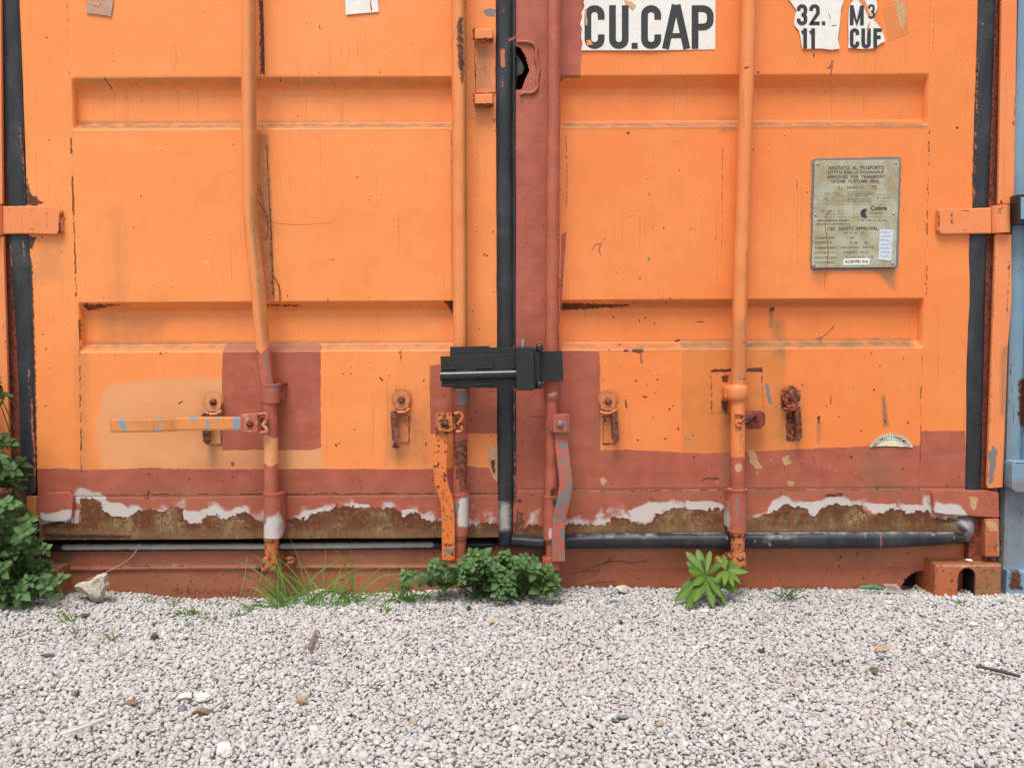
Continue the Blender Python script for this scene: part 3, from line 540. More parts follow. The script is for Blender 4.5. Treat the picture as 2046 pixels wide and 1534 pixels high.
# ---- gaskets
def strip(mb, path, hw, y, h, seg=7, mi=0, step=.006):
    """soft rubber strip following a traced line; hw half width (image pixels), bulging h toward the viewer"""
    Q = []
    for i in range(len(path)-1):
        a, b = path[i], path[i+1]; n = max(1, int(math.hypot(b[0]-a[0], b[1]-a[1])*MM/step))
        for j in range(n): t = j/n; Q.append([a[k]+(b[k]-a[k])*t for k in range(len(a))])
    Q.append(list(path[-1])); vs = []
    for i, p in enumerate(Q):
        a = Q[max(0, i-1)]; b = Q[min(len(Q)-1, i+1)]; dx, dy = b[0]-a[0], b[1]-a[1]; l = math.hypot(dx, dy) or 1; nx, ny = -dy/l, dx/l
        wd = p[2] if len(p) > 2 else hw; wd *= 1+.05*mn.noise(Vector((i*.09, 3, hw)))
        for k in range(seg+1):
            s_ = -1+2*k/seg; prof = (1-abs(s_)**4)*h
            wv = W(p[0]+nx*wd*s_, p[1]+ny*wd*s_, y); vs.append((wv.x, y-prof-.0012*mn.noise(Vector((i*.05, k*.4, hw))), wv.z))
    m = seg+1; mb.add(vs, [(i*m+k, i*m+k+1, (i+1)*m+k+1, (i+1)*m+k) for i in range(len(Q)-1) for k in range(seg)], mi, True)
g = MB(); strip(g, [(1007, -900, 17), (1007, -40, 17), (1007, 250, 16), (1010, 700, 17), (1010, 900, 17), (1011, 1086, 14)], 17, -.001, .0095)
strip(g, [(1027, -900, 5), (1027, 80, 5), (1027, 700, 5), (1028, 1000, 5)], 5, .004, .008, 4)
g.build('door_gasket', M_GASK, doorL, paint=[P('spray_sheen', [(994, 1000), (1022, 1000), (1022, 1060), (994, 1060)], soft=14), P('pale', [(999, 100), (1008, 100), (1010, 135), (1002, 140)], soft=7), L('pale', [(1003, 155), (1004, 175)], 1.5), P('pale', [(1012, 215), (1030, 220), (1026, 300), (1014, 290)], soft=14, st=.42), P('spray_sheen', [(990, -10), (1020, -10), (1020, 45), (990, 45)], soft=20, st=.45), L('pale', [(1029, 900), (1030, 1000)], 1.4), L('pale', [(1028, 690), (1028, 860)], .7), L('pale', [(1030, 75), (1018, 82)], 3)])
g = MB(); strip(g, [(19, -900, 18), (22, 0, 18), (33, 380, 18), (40, 480, 22), (52, 700, 17), (58, 984, 14)], 18, .001, .007)
g.build('door_gasket', M_GASK, doorL, paint=[L('pale', [(40, 240), (49, 350), (50, 395)], .9), L('pale', [(48, 480), (52, 520)], .8), L('pale', [(60, 740), (68, 880), (73, 975)], 1.6), L('pale', [(22, 490), (24, 530)], 1.5)])
g = MB(); strip(g, [(1974, -900, 18), (1971, 0, 18), (1958, 405, 17), (1953, 480, 18), (1943, 980, 16)], 18, .001, .007)
g.build('door_gasket', M_GASK, doorR, paint=[L('pale', [(1954, 45), (1962, 50)], 2), L('pale', [(1954, 100), (1945, 400)], .8), L('pale', [(1942, 405), (1950, 410)], .9)])
g = MB(); strip(g, [(1022, 1080, 13), (1085, 1084, 13), (1180, 1080, 15), (1500, 1079, 16), (1750, 1078, 17), (1870, 1075, 14), (1905, 1073, 11), (1925, 1075, 8)], 16, -.006, .017)
g.build('bottom_seal_or_shade_strip', M_GASK, doorR, paint=[P('spray_sheen', [(1150, 1064), (1310, 1063), (1310, 1070), (1150, 1070)], soft=11, st=.85), P('spray_sheen', [(1525, 1064), (1585, 1064), (1585, 1074), (1525, 1074)], soft=18, st=1.0), L('spray_sheen', [(1340, 1063), (1900, 1062)], 3, soft=4, st=.7), P('pale', [(1752, 1066), (1757, 1066), (1756, 1095), (1752, 1092)], soft=6)]+[L('spray_sheen', [(u, v), (u+3, v+8)], 1.2, soft=2.5, st=1.1) for u, v in ((1532, 1080), (1503, 1074), (1857, 1062), (1720, 1064), (1895, 1064), (1380, 1072), (1447, 1066))])
g = MB(); strip(g, [(60, 1094, 8), (300, 1093, 8), (600, 1091, 8), (985, 1088, 8)], 8, .030, .011)  # dark strip added for the black shadow and sheen of the sill lip
g.build('bottom_seal_or_shade_strip', M_GASK, doorL, paint=[L('spray_sheen', [(120, 1097), (300, 1096), (530, 1095)], 4, soft=5, st=1.5), L('spray_sheen', [(560, 1095), (860, 1092)], 4, soft=5, st=1.6)])  # silver sheen painted along the strip as two pale lines
# torn flap at the end of the bottom seal
fl = MB(); pts = [(1908, 1040), (1916, 1034), (1930, 1032), (1945, 1033), (1951, 1042), (1953, 1056), (1950, 1072), (1942, 1083), (1930, 1086), (1918, 1080), (1926, 1070), (1924, 1060), (1914, 1052)]
ring = [W(u, v, -.006) for u, v in pts]; cen = W(1935, 1058, -.02); vs = [cen]; n = len(ring)
for k in (.35, .7, 1): vs += [cen.lerp(p, k)+Vector((0, .012*k*k+.004*mn.noise(p*90+Vector((k*9, 0, 0))), 0)) for p in ring]
fs = [(0, 1+i, 1+(i+1) % n) for i in range(n)]+[(1+r*n+i, 1+(r+1)*n+i, 1+(r+1)*n+(i+1) % n, 1+r*n+(i+1) % n) for r in (0, 1) for i in range(n)]
fl.add(vs, fs, 0, True); M_FLAP = simple('grey_scuffed_rubber', (0.30, 0.27, 0.28), (0.20, 0.17, 0.18), 70, rough=.5, bump=.3)
fl.build('torn_seal_flap', M_FLAP, doorR)

# ---- hinges (blade + knuckle)
def hinge(door, outline, knuckle, label, paint, y0=-.013, mat=M_HINGE):
    m = MB(); m.slab(outline, y0, .0, .003)
    if knuckle:
        (u0, v0, u1, v1) = knuckle; c = (u0+u1)/2; a = W(c, v0, -.008); b = W(c, v1, -.008); m.tube([a, b], (u1-u0)/2*MM, 18, step=.01)
    return tag(m.build('hinge', mat, door, paint=paint, pd=-.01), label)
hinge(doorL, [(-40, 412), (60, 411), (112, 412), (122, 420), (124, 462), (114, 469), (60, 467), (-40, 468)], (-40, 410, 8, 470), 'upper orange hinge strap', [P('rust', [(92, 424), (97, 424), (98, 455), (92, 455)], soft=3, st=.75), P('rust', [(0, 411), (40, 411), (40, 414), (0, 414)], soft=4, st=.8), P('rust', [(116, 412), (125, 425), (124, 465), (110, 470), (117, 460), (118, 425)], soft=3, st=.85), L('dark', [(60, 421), (67, 421)], 1), L('dark', [(60, 458), (70, 458)], 1)])
hinge(doorL, [(52, 992), (80, 991), (90, 984), (138, 983), (146, 992), (144, 1034), (132, 1042), (88, 1042), (80, 1036), (52, 1040)], None, 'lower hinge strap half in red primer', [P('primer', [(74, 980), (150, 980), (150, 1045), (74, 1045)]), P('spray_sheen', [(78, 1022), (146, 1015), (146, 1045), (78, 1045)], soft=14)])
hinge(doorR, [(1874, 420), (1884, 415), (1940, 416), (2014, 413), (2017, 460), (2005, 466), (1940, 467), (1882, 468), (1873, 460)], (1978, 411, 2016, 466), 'upper orange hinge strap', [P('rust', [(1898, 425), (1904, 425), (1904, 450), (1898, 450)], soft=3, st=.75), P('rust', [(1978, 410), (2000, 410), (1996, 440), (1984, 430)], soft=6, st=.55), L('dark', [(1921, 422), (1934, 422)], 1), L('dark', [(1920, 460), (1936, 460)], 1), P('rust', [(1872, 418), (1878, 418), (1878, 465), (1872, 465)], soft=3, st=.7)])
hinge(doorR, [(1863, 985), (1870, 979), (1975, 980), (1996, 984), (1997, 1034), (1980, 1034), (1930, 1030), (1890, 1028), (1866, 1024)], None, 'lower hinge strap in red primer with white overspray', [P('primer', [(1850, 970), (2010, 970), (2010, 1045), (1850, 1045)]), P('spray_sheen', [(1866, 1000), (1920, 1005), (1930, 1030), (1866, 1030)], soft=13), P('pale', [(1936, 990), (1954, 995), (1950, 1010), (1944, 1020), (1938, 1008)]), L('grey', [(1974, 1000), (1978, 1008)], 2.5)])

# ---- lock rods
RY = -.045; RR_ = .0172
def rod(door, path, shapes, label, r=RR_, seg=22):
    m = MB(); pts = [W(u, v, RY) for u, v in path]; Z0 = pts[0].z
    top = Vector((pts[0].x, RY, 2.42)); m.tube([top]+pts, r, seg, step=.006)
    return tag(m.build('lock_rod', M_ROD, door, paint=shapes, pd=RY), label)
path1 = smoothpath([(497, -60), (497, 120), (498, 260), (499, 380), (501, 440), (507, 500), (516, 580), (524, 680), (533, 760), (540, 830), (542, 985)])
rod(doorL, path1, [P('primer', wob([(500, 700), (515, 696), (527, 706), (535, 695), (565, 690), (570, 868), (552, 874), (535, 866), (520, 872), (500, 860)], 1, 6, 5)), P('tan', [(510, 862), (565, 862), (565, 928), (510, 928)], soft=6), P('primer', wob([(515, 932), (530, 922), (545, 930), (562, 922), (570, 1000), (515, 1000)], 1.5, 6, 6)), L('dirt_shade', smoothpath([(506, -40), (508, 250), (509, 400), (512, 460), (524, 590), (534, 690)]), 3.5, soft=6, st=.8), L('ochre', smoothpath([(505, 30), (508, 250), (509, 400)]), 3.0, soft=6), L('ochre', smoothpath([(509, 380), (513, 470), (524, 590), (532, 680)]), 4.5), L('grey', smoothpath([(510, 430), (514, 500), (522, 570)]), 1.2), L('grey', [(533, 700), (539, 735), (545, 765)], 1.6)], 'bent lock rod')
rod(doorL, [(917, -60), (918, 300), (920, 690), (919, 1000)], [P('primer', wob([(895, 770), (940, 770), (940, 1000), (895, 1000)], 1, 8, 7)), P('rust', [(912, 40), (928, 30), (930, 170), (920, 172), (912, 120)], soft=6, st=.8), L('dirt_shade', [(929, -40), (931, 300), (934, 690)], 3, soft=6, st=.85), L('ochre', [(926, -40), (930, 300), (932, 690)], 2.5, soft=7), P('rust', [(925, 0), (934, 0), (936, 690), (928, 690)], soft=5, st=.5), P('rust', [(900, 880), (940, 870), (940, 985), (912, 985)], soft=9, st=.68), P('ochre', [(905, 865), (935, 862), (930, 900), (910, 905)], soft=8)], 'straight orange lock rod beside the centre seal')
rod(doorR, [(1107, -60), (1106, 250), (1103, 520), (1102, 700), (1101, 1000)], [P('primer', [(1060, -1500), (1150, -1500), (1150, 700), (1060, 700)]), P('primer', [(1070, 680), (1140, 680), (1140, 1010), (1070, 1010)]), P('ochre', [(1090, 840), (1112, 840), (1110, 960), (1094, 960)], soft=10, st=.9), L('grey', [(1103, 12), (1105, 16)], 2), L('grey', [(1108, 165), (1107, 180)], 1.7), L('grey', [(1103, 340), (1101, 345)], 2.5), L('grey', [(1109, 320), (1110, 322)], 1.6), P('primer', [(1095, 800), (1120, 800), (1112, 960), (1095, 900)], soft=12, st=.7), P('rust', [(1095, 970), (1112, 970), (1112, 1000), (1095, 1000)], soft=6, st=.75)], 'lock rod in red primer', r=.0155)
rod(doorR, [(1498, -60), (1492, 150), (1481, 500), (1476, 700), (1474, 900), (1474, 1000)], [P('primer', wob([(1450, 915), (1480, 910), (1500, 922), (1500, 1010), (1450, 1010)], 2, 6, 8)), L('dark', [(1484, 141), (1492, 138)], 2.2), L('dark', [(1480, 408), (1484, 411)], 1.0), P('ochre', [(1480, 180), (1484, 180), (1486, 260), (1478, 260)], soft=8), L('ochre', [(1490, 500), (1487, 640)], 4, soft=8), L('dark', [(1481, 681), (1484, 684)], 2.2), L('dark', [(1468, 748), (1476, 758), (1488, 756)], 1.1), P('rust', [(1462, 830), (1484, 825), (1482, 910), (1470, 905)], soft=7, st=.55), P('pale', wob([(1464, 925), (1476, 922), (1480, 938), (1468, 942)], 1, 5, 9)), P('rust', [(1486, 500), (1492, 500), (1490, 540)], soft=4, st=.7), P('dirt_shade', [(1465, 640), (1490, 640), (1488, 760), (1464, 760)], soft=12, st=.5)], 'lock rod with round collar')

# collars, sleeves, rod ends and keepers
def sleeve(door, name, u, v0, v1, r, mat, shapes, foot=True, label=None, clip=None):
    m = MB(); a, b = W(u, v0, RY), W(u, v1, RY); m.tube([a, b], r, 24, step=.005); m.tube([W(u, v0-1, RY), W(u, v0+3, RY)], r*1.06, 24)
    if foot: m.slab([(u-r/MM*1.0, v0+4), (u+r/MM*1.0, v0+4), (u+r/MM*1.0, v1-4), (u-r/MM*1.0, v1-4)], -.04, .001, .003, yt=RY)
    if clip: m.slab(clip, -.02, .001, .002, yt=-.02)
    o = m.build(name, mat, door, paint=shapes, pd=RY)
    return tag(o, label) if label else o
sleeve(doorL, 'rod_collar', 541, 768, 804, .0208, M_PRIM, [P('grey', wob([(546, 768), (556, 770), (556, 780), (548, 781)], 2, 6, 3))], clip=[(515, 767), (568, 770), (567, 802), (518, 805)])
m = MB(); m.slab([(548, 764), (568, 766), (566, 772), (552, 772)], -.035, -.001, .001); m.build('bracket_ear', M_HWR, doorL)
sleeve(doorL, 'guide_sleeve', 546, 984, 1072, .0225, M_PRIM, [P('spray_sheen', [(525, 1030), (560, 1020), (566, 1080), (525, 1080)], soft=18), P('grey', wob([(528, 1022), (534, 1015), (536, 1045), (530, 1045)], 1, 6, 2))])
sleeve(doorL, 'guide_sleeve', 919, 986, 1068, .0195, M_PRIM, [P('spray_sheen', [(914, 990), (940, 990), (938, 1050), (914, 1050)], soft=8), P('grey', wob([(905, 1000), (918, 1000), (912, 1040), (906, 1045)], 3, 6, 4), soft=8)])
sleeve(doorL, 'rod_collar', 919, 776, 808, .0205, M_PRIM, [P('grey', wob([(918, 776), (936, 776), (936, 808), (920, 808)], 3, 5, 6)), P('pale', [(912, 772), (930, 772), (930, 780), (912, 780)])], foot=True)
sleeve(doorR, 'rod_collar', 1102, 758, 796, .0185, M_PRIM, [P('pale', wob([(1094, 784), (1112, 782), (1110, 791), (1096, 790)], 1, 5, 8))])
sleeve(doorR, 'guide_sleeve', 1101, 990, 1076, .0195, M_PRIM, [P('primer', [(1080, 985), (1100, 985), (1098, 1040), (1080, 1040)], soft=8), P('spray_sheen', [(1094, 1050), (1110, 1050), (1110, 1074), (1094, 1074)], soft=5), P('rust', [(1095, 990), (1122, 995), (1118, 1018), (1100, 1010)], soft=8, st=.8)])
m = MB(); cpts = [W(1473, v, RY) for v in (768, 771, 778, 790, 797, 800)]; m.tube(cpts, [.019, .0225, .0245, .0245, .0225, .019], 26); m.slab([(1450, 772), (1497, 772), (1497, 797), (1450, 797)], -.04, .001, .005, yt=RY)
m.build('rod_collar', M_ROD, doorR)
sleeve(doorR, 'guide_sleeve', 1473, 977, 1060, .0225, M_HINGE, [P('primer', [(1445, 970), (1500, 970), (1500, 1065), (1445, 1065)], soft=10, st=.62), P('spray_sheen', [(1445, 1000), (1456, 1000), (1456, 1062), (1445, 1062)], soft=6), L('grey', [(1470, 990), (1466, 1030)], 2.5), L('grey', [(1484, 1000), (1482, 1040)], 2.0)])

def rod_end(door, u, v0, v1, r, mat, bolt=None, lbl=None):
    m = MB(); a, b = W(u, v0, RY), W(u, v1, RY)
    m.tube([a, W(u, v0+8, RY), W(u, v0+10, RY), b], [r*1.05, r*1.05, r*.92, r*.85], 18, step=.006)
    m.slab([(u-14, v1-26), (u+12, v1-30), (u+14, v1-4), (u-2, v1+3), (u-13, v1-6)], RY-.018, RY+.02, .003, yt=RY)
    m.slab([(u-18, v1-20), (u-12, v1-22), (u-10, v1+4), (u-18, v1+2)], RY-.01, .034, .002, yt=RY)
    m.slab([(u+8, v1-20), (u+15, v1-22), (u+16, v1+2), (u+9, v1+4)], RY-.01, .034, .002, yt=RY)
    if bolt:
        c = W(bolt[0], bolt[1], .0); m.dome(c, .016, .012, 0); m.tube([c+Vector((0, .036, 0)), c], .011, 14)
    return m.build('rod_end_cam', mat, door)
rod_end(doorL, 543, 1070, 1136, .0185, M_HW, (578, 1123)); rod_end(doorL, 919, 1068, 1140, .0165, M_PRIM)
rod_end(doorR, 1102, 1074, 1138, .0155, M_PRIM); rod_end(doorR, 1474, 1060, 1130, .0185, M_HW, (1438, 1118))

# ---- handles and their hubs
H = lambda lst, y: [W(u, v, y if len(r) == 0 else r[0]) for u, v, *r in lst]
m = MB(); m.bar(H([(514, 846, -.055), (480, 846, -.06), (400, 846, -.062), (352, 847, -.064), (335, 848, -.078), (318, 849, -.084), (222, 850, -.086)], 0), .033, .009); hb = m.build('door_handle', M_HANDLE, doorL, pd=-.07, paint=[P('grey', wob([(243, 834), (259, 836), (258, 866), (252, 866), (250, 850), (244, 848)], 1.0, 5, 1)), P('grey', wob([(310, 834), (334, 836), (334, 842), (322, 841)], 1.5, 5, 2)), P('grey', wob([(312, 858), (328, 854), (332, 862), (314, 866)], 1.5, 5, 3)), P('grey', wob([(370, 830), (394, 830), (392, 842), (384, 843)], 1.5, 5, 4)), P('grey', wob([(410, 832), (418, 838), (416, 860), (410, 860)], 1.5, 5, 5)), P('grey', wob([(430, 832), (440, 834), (436, 842), (430, 841)], 1, 5, 6)), P('grey', wob([(464, 832), (480, 832), (478, 862), (464, 860)], 2, 5, 7)), L('grey', [(235, 866), (330, 867)], 1.5), L('dark', [(240, 833), (330, 833)], .8)]+specks('pale', (255, 838, 340, 862), 7, (.7, 1.4), 5)); tag(hb, 'horizontal orange handle with grey blue chips')
m = MB(); m.bar(H([(886, 850, -.06), (882, 880, -.066), (879, 930, -.072), (881, 965, -.074), (893, 1000, -.072), (896, 1040, -.070), (896, 1118, -.070)], 0), .031, .009)
tag(m.build('door_handle', M_HANDLE_R, doorL, pd=-.07, paint=[P('grey', wob([(885, 1096), (908, 1094), (908, 1104), (890, 1106)], 2, 5, 1))]), 'hanging orange handle freckled with rust')
m = MB(); m.bar(H([(1122, 850, -.06), (1121, 880, -.066), (1127, 930, -.072), (1131, 965, -.074), (1126, 1000, -.074), (1117, 1035, -.070), (1115, 1070, -.070), (1116, 1120, -.070)], 0), .031, .009)
tag(m.build('door_handle', M_HANDLE_M, doorR, pd=-.07), 'hanging primer red handle with grey chips')
def hub(door, u, v, side, mat, boltmat, prong=True):
    m = MB(); y = -.070; s = side
    m.slab([(u-16, v-18), (u+15, v-19), (u+16, v+17), (u+6, v+19), (u-14, v+17)], y-.012, y-.006, .002)
    m.slab([(u-16, v-18), (u+15, v-19), (u+15, v-14), (u-16, v-13)], y-.010, y+.03, .0015, yt=y-.01)
    m.slab([(u+s*14, v-17), (u+s*19, v-17), (u+s*19, v+15), (u+s*14, v+15)], y-.010, y+.032, .0015, yt=y-.01)
    m.slab([(u-s*8, v-16), (u-s*20, v-12), (u-s*22, v+14), (u-s*8, v+15)], y-.002, y+.03, .003, yt=y)
    if prong:
        P0 = [W(u-s*t, v+q_, y-.004) for t, q_ in ((18, -18), (32, -20), (36, -12), (32, -4), (26, 2), (33, 10), (35, 17), (22, 19))]; m.tube(P0, .0042, 8, step=.003, flat=1.2)
    m.dome(W(u, v, y-.012), .0088, .007, 1)
    return m.build('handle_hub', [mat, boltmat], door)
hub(doorL, 889, 844, -1, M_HW, M_HWR); hub(doorL, 499, 846, -1, steel('hub_primer_chipped', base=(0.44, 0.11, 0.065), rust=.3, chips=.5, chipcol=(0.55, 0.27, 0.14), bump=.5), M_HWR)
M_PRIMH = steel('primer_hub_worn', base=(0.40, 0.095, 0.06), rust=.35, chips=.35, chipcol=(.17, .17, .17), edge_wear=.8); hub(doorR, 1119, 847, 1, M_PRIMH, M_HANDLE_M, False)
m = MB(); m.slab([(1488, 826), (1505, 821), (1524, 821), (1530, 828), (1529, 848), (1520, 856), (1500, 858), (1488, 854)], -.035, -.020, .003); m.slab([(1484, 824), (1518, 822), (1500, 840), (1486, 848)], -.056, -.030, .003)
m.dome(W(1514, 840, -.036), .005, .003, 0); tag(m.build('handle_hub', M_DKRUST, doorR), 'empty rusted hub whose handle is missing')
m = MB(); m.tube([W(u, v, -.064) for u, v in ((1468, 828), (1480, 826), (1486, 834), (1480, 842), (1472, 842), (1472, 850), (1482, 852))], .0045, 8, step=.003); m.build('rod_lug', M_HW, doorR)

# ---- handle retainers
def retainer(door, u, v, s, mats, kind):
    m = MB(); R0 = 17
    arc = lambda a0, a1, n, r=R0, cx=0, cy=0: [(u+cx+r*math.cos(math.radians(a0+(a1-a0)*i/n)), v+cy-r*math.sin(math.radians(a0+(a1-a0)*i/n))) for i in range(n+1)]
    m.slab(arc(0, 350, 18, 20, 1*s, -3), -.003, .001, .001)                                   # welded pad behind
    m.slab(arc(-30, 210, 14, R0)+[(u-15, v+14), (u-6, v+20), (u+8, v+20), (u+15, v+12)], -.018, -.012, .0015)      # swivelling cam plate
    m.tube([W(u, v, -.012), W(u, v, 0)], .009, 12, cap=False)
    m.dome(W(u, v, -.018), .0085, .008, 1)
    m.slab([(u-9, v+32), (u+14, v+31), (u+15, v+84), (u-9, v+85)], -.004, .001, .001)            # back plate
    m.tube([W(u-16, v+22, -.016), W(u-6, v+25, -.017), (W(u+6, v+24, -.017)), W(u+17, v+17, -.016)], .004, 8, step=.004)   # rolled lip
    x0 = u-14*s
    m.slab([(x0-7, v+22), (x0+5, v+22), (x0+7, v+50), (x0+9, v+78), (x0+2, v+86), (x0-5, v+80), (x0-3, v+60)], -.032, -.028, .001, mi=1)
    m.slab([(x0-7, v+24), (x0-1, v+24), (x0+2, v+78), (x0-4, v+78)], -.030, .001, .001, mi=1, yt=-.02)
    return m.build('handle_retainer', mats, door)
M_HWS = steel('retainer_orange', base=(0.62, 0.185, 0.06), rust=.55, bump=.5, mott=.6, edge_wear=1.0)
M_BOLT = steel('brown_bolt_head', base=(0.24, 0.065, 0.028), rust=.85, bump=.5); M_HWT = steel('retainer_tan', base=(0.66, 0.28, 0.12), rust=.35, bump=.5, mott=.5, edge_wear=1.0)
retainer(doorL, 426, 803, 1, [M_HWT, M_HWR], 0); retainer(doorL, 802, 799, 1, [M_HWS, M_BOLT], 0)
retainer(doorR, 1215, 801, -1, [M_HWS, M_BOLT], 0); tag(retainer(doorR, 1581, 794, -1, [steel('retainer_half_rusted', base=(0.52, 0.13, 0.035), rust=.95, bump=.6, edge_wear=1.0), M_HWR], 0), 'fully rusted handle retainer')
# ---- keeper plate with two clips, next to the centre seal
for vv in (58, 188):
    m = MB(); m.slab([(948, vv), (985, vv-1), (985, vv+22), (948, vv+23)], -.028, -.001, .003); m.build('seal_clip', M_HINGE, doorL, paint=[P('rust', [(946, vv+19), (990, vv+18), (990, vv+26), (946, vv+26)], soft=3, st=.8)], pd=-.02)
m = MB(); m.slab(wob([(948, 86), (988, 84), (990, 186), (950, 186)], 1.5, 10, 4), -.006, .0, .002); m.build('keeper_plate', M_HINGE, doorL, pd=-.006, paint=[P('dirt_shade', [(950, 90), (975, 90), (985, 180), (952, 180)], soft=8, st=.7)]+dashes('dark', (949, 90), (950, 184), 1.5, 3, .8)+dashes('dark', (955, 140), (985, 128), .8, 4, .6)+dashes('dark', (958, 170), (984, 150), .8, 5, .6))
# torn plate round the hole in the right door
m = MB(); rim = [(1033, 84), (1050, 84), (1066, 88), (1072, 100), (1071, 118), (1076, 140), (1073, 160), (1073, 176), (1062, 186), (1046, 186), (1040, 190)]
m.tube([W(u, v, -.002) for u, v in smoothpath(rim, 4)], [.0045+.0018*mn.noise(Vector((i*.7, 0, 0))) for i in range(len(smoothpath(rim, 4)))], 8); m.build('weld_bead', M_PRIM, doorR)
m = MB(); pts = [(1022, 118), (1034, 108), (1041, 120), (1048, 135), (1044, 148), (1034, 152), (1030, 168), (1022, 176)]; m.slab(pts, .016, .02, .002); m.build('torn_inner_steel', simple('grey_torn_steel', (0.09, 0.085, 0.09), (0.04, 0.036, 0.036), 70, rough=.6, bump=.4), doorR)
# ================================================================== posts, sill, castings, walls of the container
XO = W(2003, 970, -.012).x            # outer face of the right post
XLO = XO-2.462
SILLY = .032
def post(side):
    m = MB(); s = side
    if s > 0:
        m.slab([(2001, -900+900-0), (2033, 0), (2027, 408), (1994, 408)], -.014, -.004, .003)
        b = W(2001, 0, -.014); c = W(2033, 0, -.014); m.box((b.x, -.014, b.z-.001), (c.x+.002, -.004, 2.45), .003)
        m.slab([(1989, 470), (1993, 466), (2022, 468), (2022, 600), (2014, 700), (2004, 974), (1974, 976), (1972, 968), (1979, 760)], -.014, -.004, .003)
        paint = [P('rust', [(1996, 400), (2004, 395), (2006, 408), (1996, 408)], soft=4, st=.8), P('grey', wob([(1976, 905), (1984, 888), (1992, 900), (1990, 930), (1984, 965), (1976, 968)], 2, 6, 1)), P('dirt_shade', [(2000, 700), (2012, 690), (2006, 830), (2000, 830)], soft=5, st=.9), P('rust', [(2012, 520), (2022, 515), (2014, 640), (2008, 640)], soft=5, st=.68), P('rust', [(2022, 190), (2030, 190), (2028, 300), (2022, 300)], soft=4, st=.72), P('rust', [(1988, 480), (1992, 480), (1976, 970), (1972, 970)], soft=3, st=.7)]
        o = m.build('post_lip', M_HINGE, cp, paint=paint, pd=-.014)
    else:
        m.slab([(-28, 0), (2, 0), (5, 408), (-22, 408)], -.014, -.004, .003); a = W(-28, 0, -.014); b = W(2, 0, -.014); m.box((a.x, -.014, a.z-.001), (b.x-.002, -.004, 2.45), .003)
        m.slab([(-24, 472), (7, 472), (14, 700), (18, 860), (22, 985), (-8, 985)], -.014, -.004, .003)
        m.build('post_lip', M_HINGE, cp, paint=[P('rust', [(2, 600), (14, 650), (16, 760), (6, 700)], soft=5, st=.6)], pd=-.014)
for s in (1, -1):
    m = MB()
    if s > 0: a, b = W(1934, 980, .02).x, XO
    else: a, b = XLO, W(70, 980, .02).x
    m.box((min(a, b), .008, -.02), (max(a, b), .15, 2.5), .003)
    cp = m.build('corner_post', M_DKRUST, cont); post(s)
m = MB(); m.slab([(1968, 1037), (1997, 1036), (1998, 1112), (1969, 1113)], -.016, .03, .004); m.build('post_foot', M_CAST, cont, pd=-.016, paint=[P('pale', wob([(1972, 1040), (1992, 1040), (1990, 1060), (1974, 1062)], 2, 6, 1)), L('pale', [(1992, 1045), (1994, 1100)], 2, st=.95)])
# door sill
zt = W(1000, 1086, SILLY).z; zr = W(1000, 1131, SILLY).z
prof = [(.16, zt), (.06, zt), (.048, zt-.0005), (.040, zt-.003), (.034, zt-.008), (SILLY, zt-.015)]+[(SILLY+.0006*k/6, zt-.015+(zr+.004-zt+.015)*k/6) for k in range(1, 7)]+[(SILLY-.003, zr+.001), (SILLY-.003, zr-.003), (SILLY+.003, zr-.006)]+[(SILLY+.003, zr-.006-.006*k) for k in range(1, 16)]
xs = np.arange(XLO+.01, W(1962, 1130, SILLY).x, .004); NP = len(prof)
Xg, Kg = np.meshgrid(xs, np.arange(NP)); pr = np.array(prof); Yg = pr[Kg.astype(int), 0]; Zg = pr[Kg.astype(int), 1]
Yg = Yg+.0022*vnoise(Xg, Zg, 7, 31)+.0008*vnoise(Xg, Zg, 25, 32); Zg = Zg+.001*vnoise(Xg, Zg*0, 6, 33)
rd = (Xg > W(1010, 1100, SILLY).x) & (Kg >= 12) & (Kg <= 14); Yg = np.where(rd, SILLY+.0008, Yg)
co = np.stack([Xg, Yg, Zg], -1).reshape(-1, 3); nx = len(xs); idx = np.arange(NP*nx).reshape(NP, nx)
q = np.stack([idx[:-1, :-1], idx[1:, :-1], idx[1:, 1:], idx[:-1, 1:]], -1).reshape(-1, 4); cen = co[q].mean(1); U_c, V_c = T(cen[:, 0], cen[:, 2], SILLY)
el = [(1846+46*math.cos(a), 1182+43*math.sin(a)) for a in np.linspace(0, 2*math.pi, 28)[:-1]]
q = q[sd_poly(U_c, V_c, el) < 0]; sl = MB(); sl.add([tuple(p) for p in co], [tuple(int(i) for i in f) for f in q], 0, True)
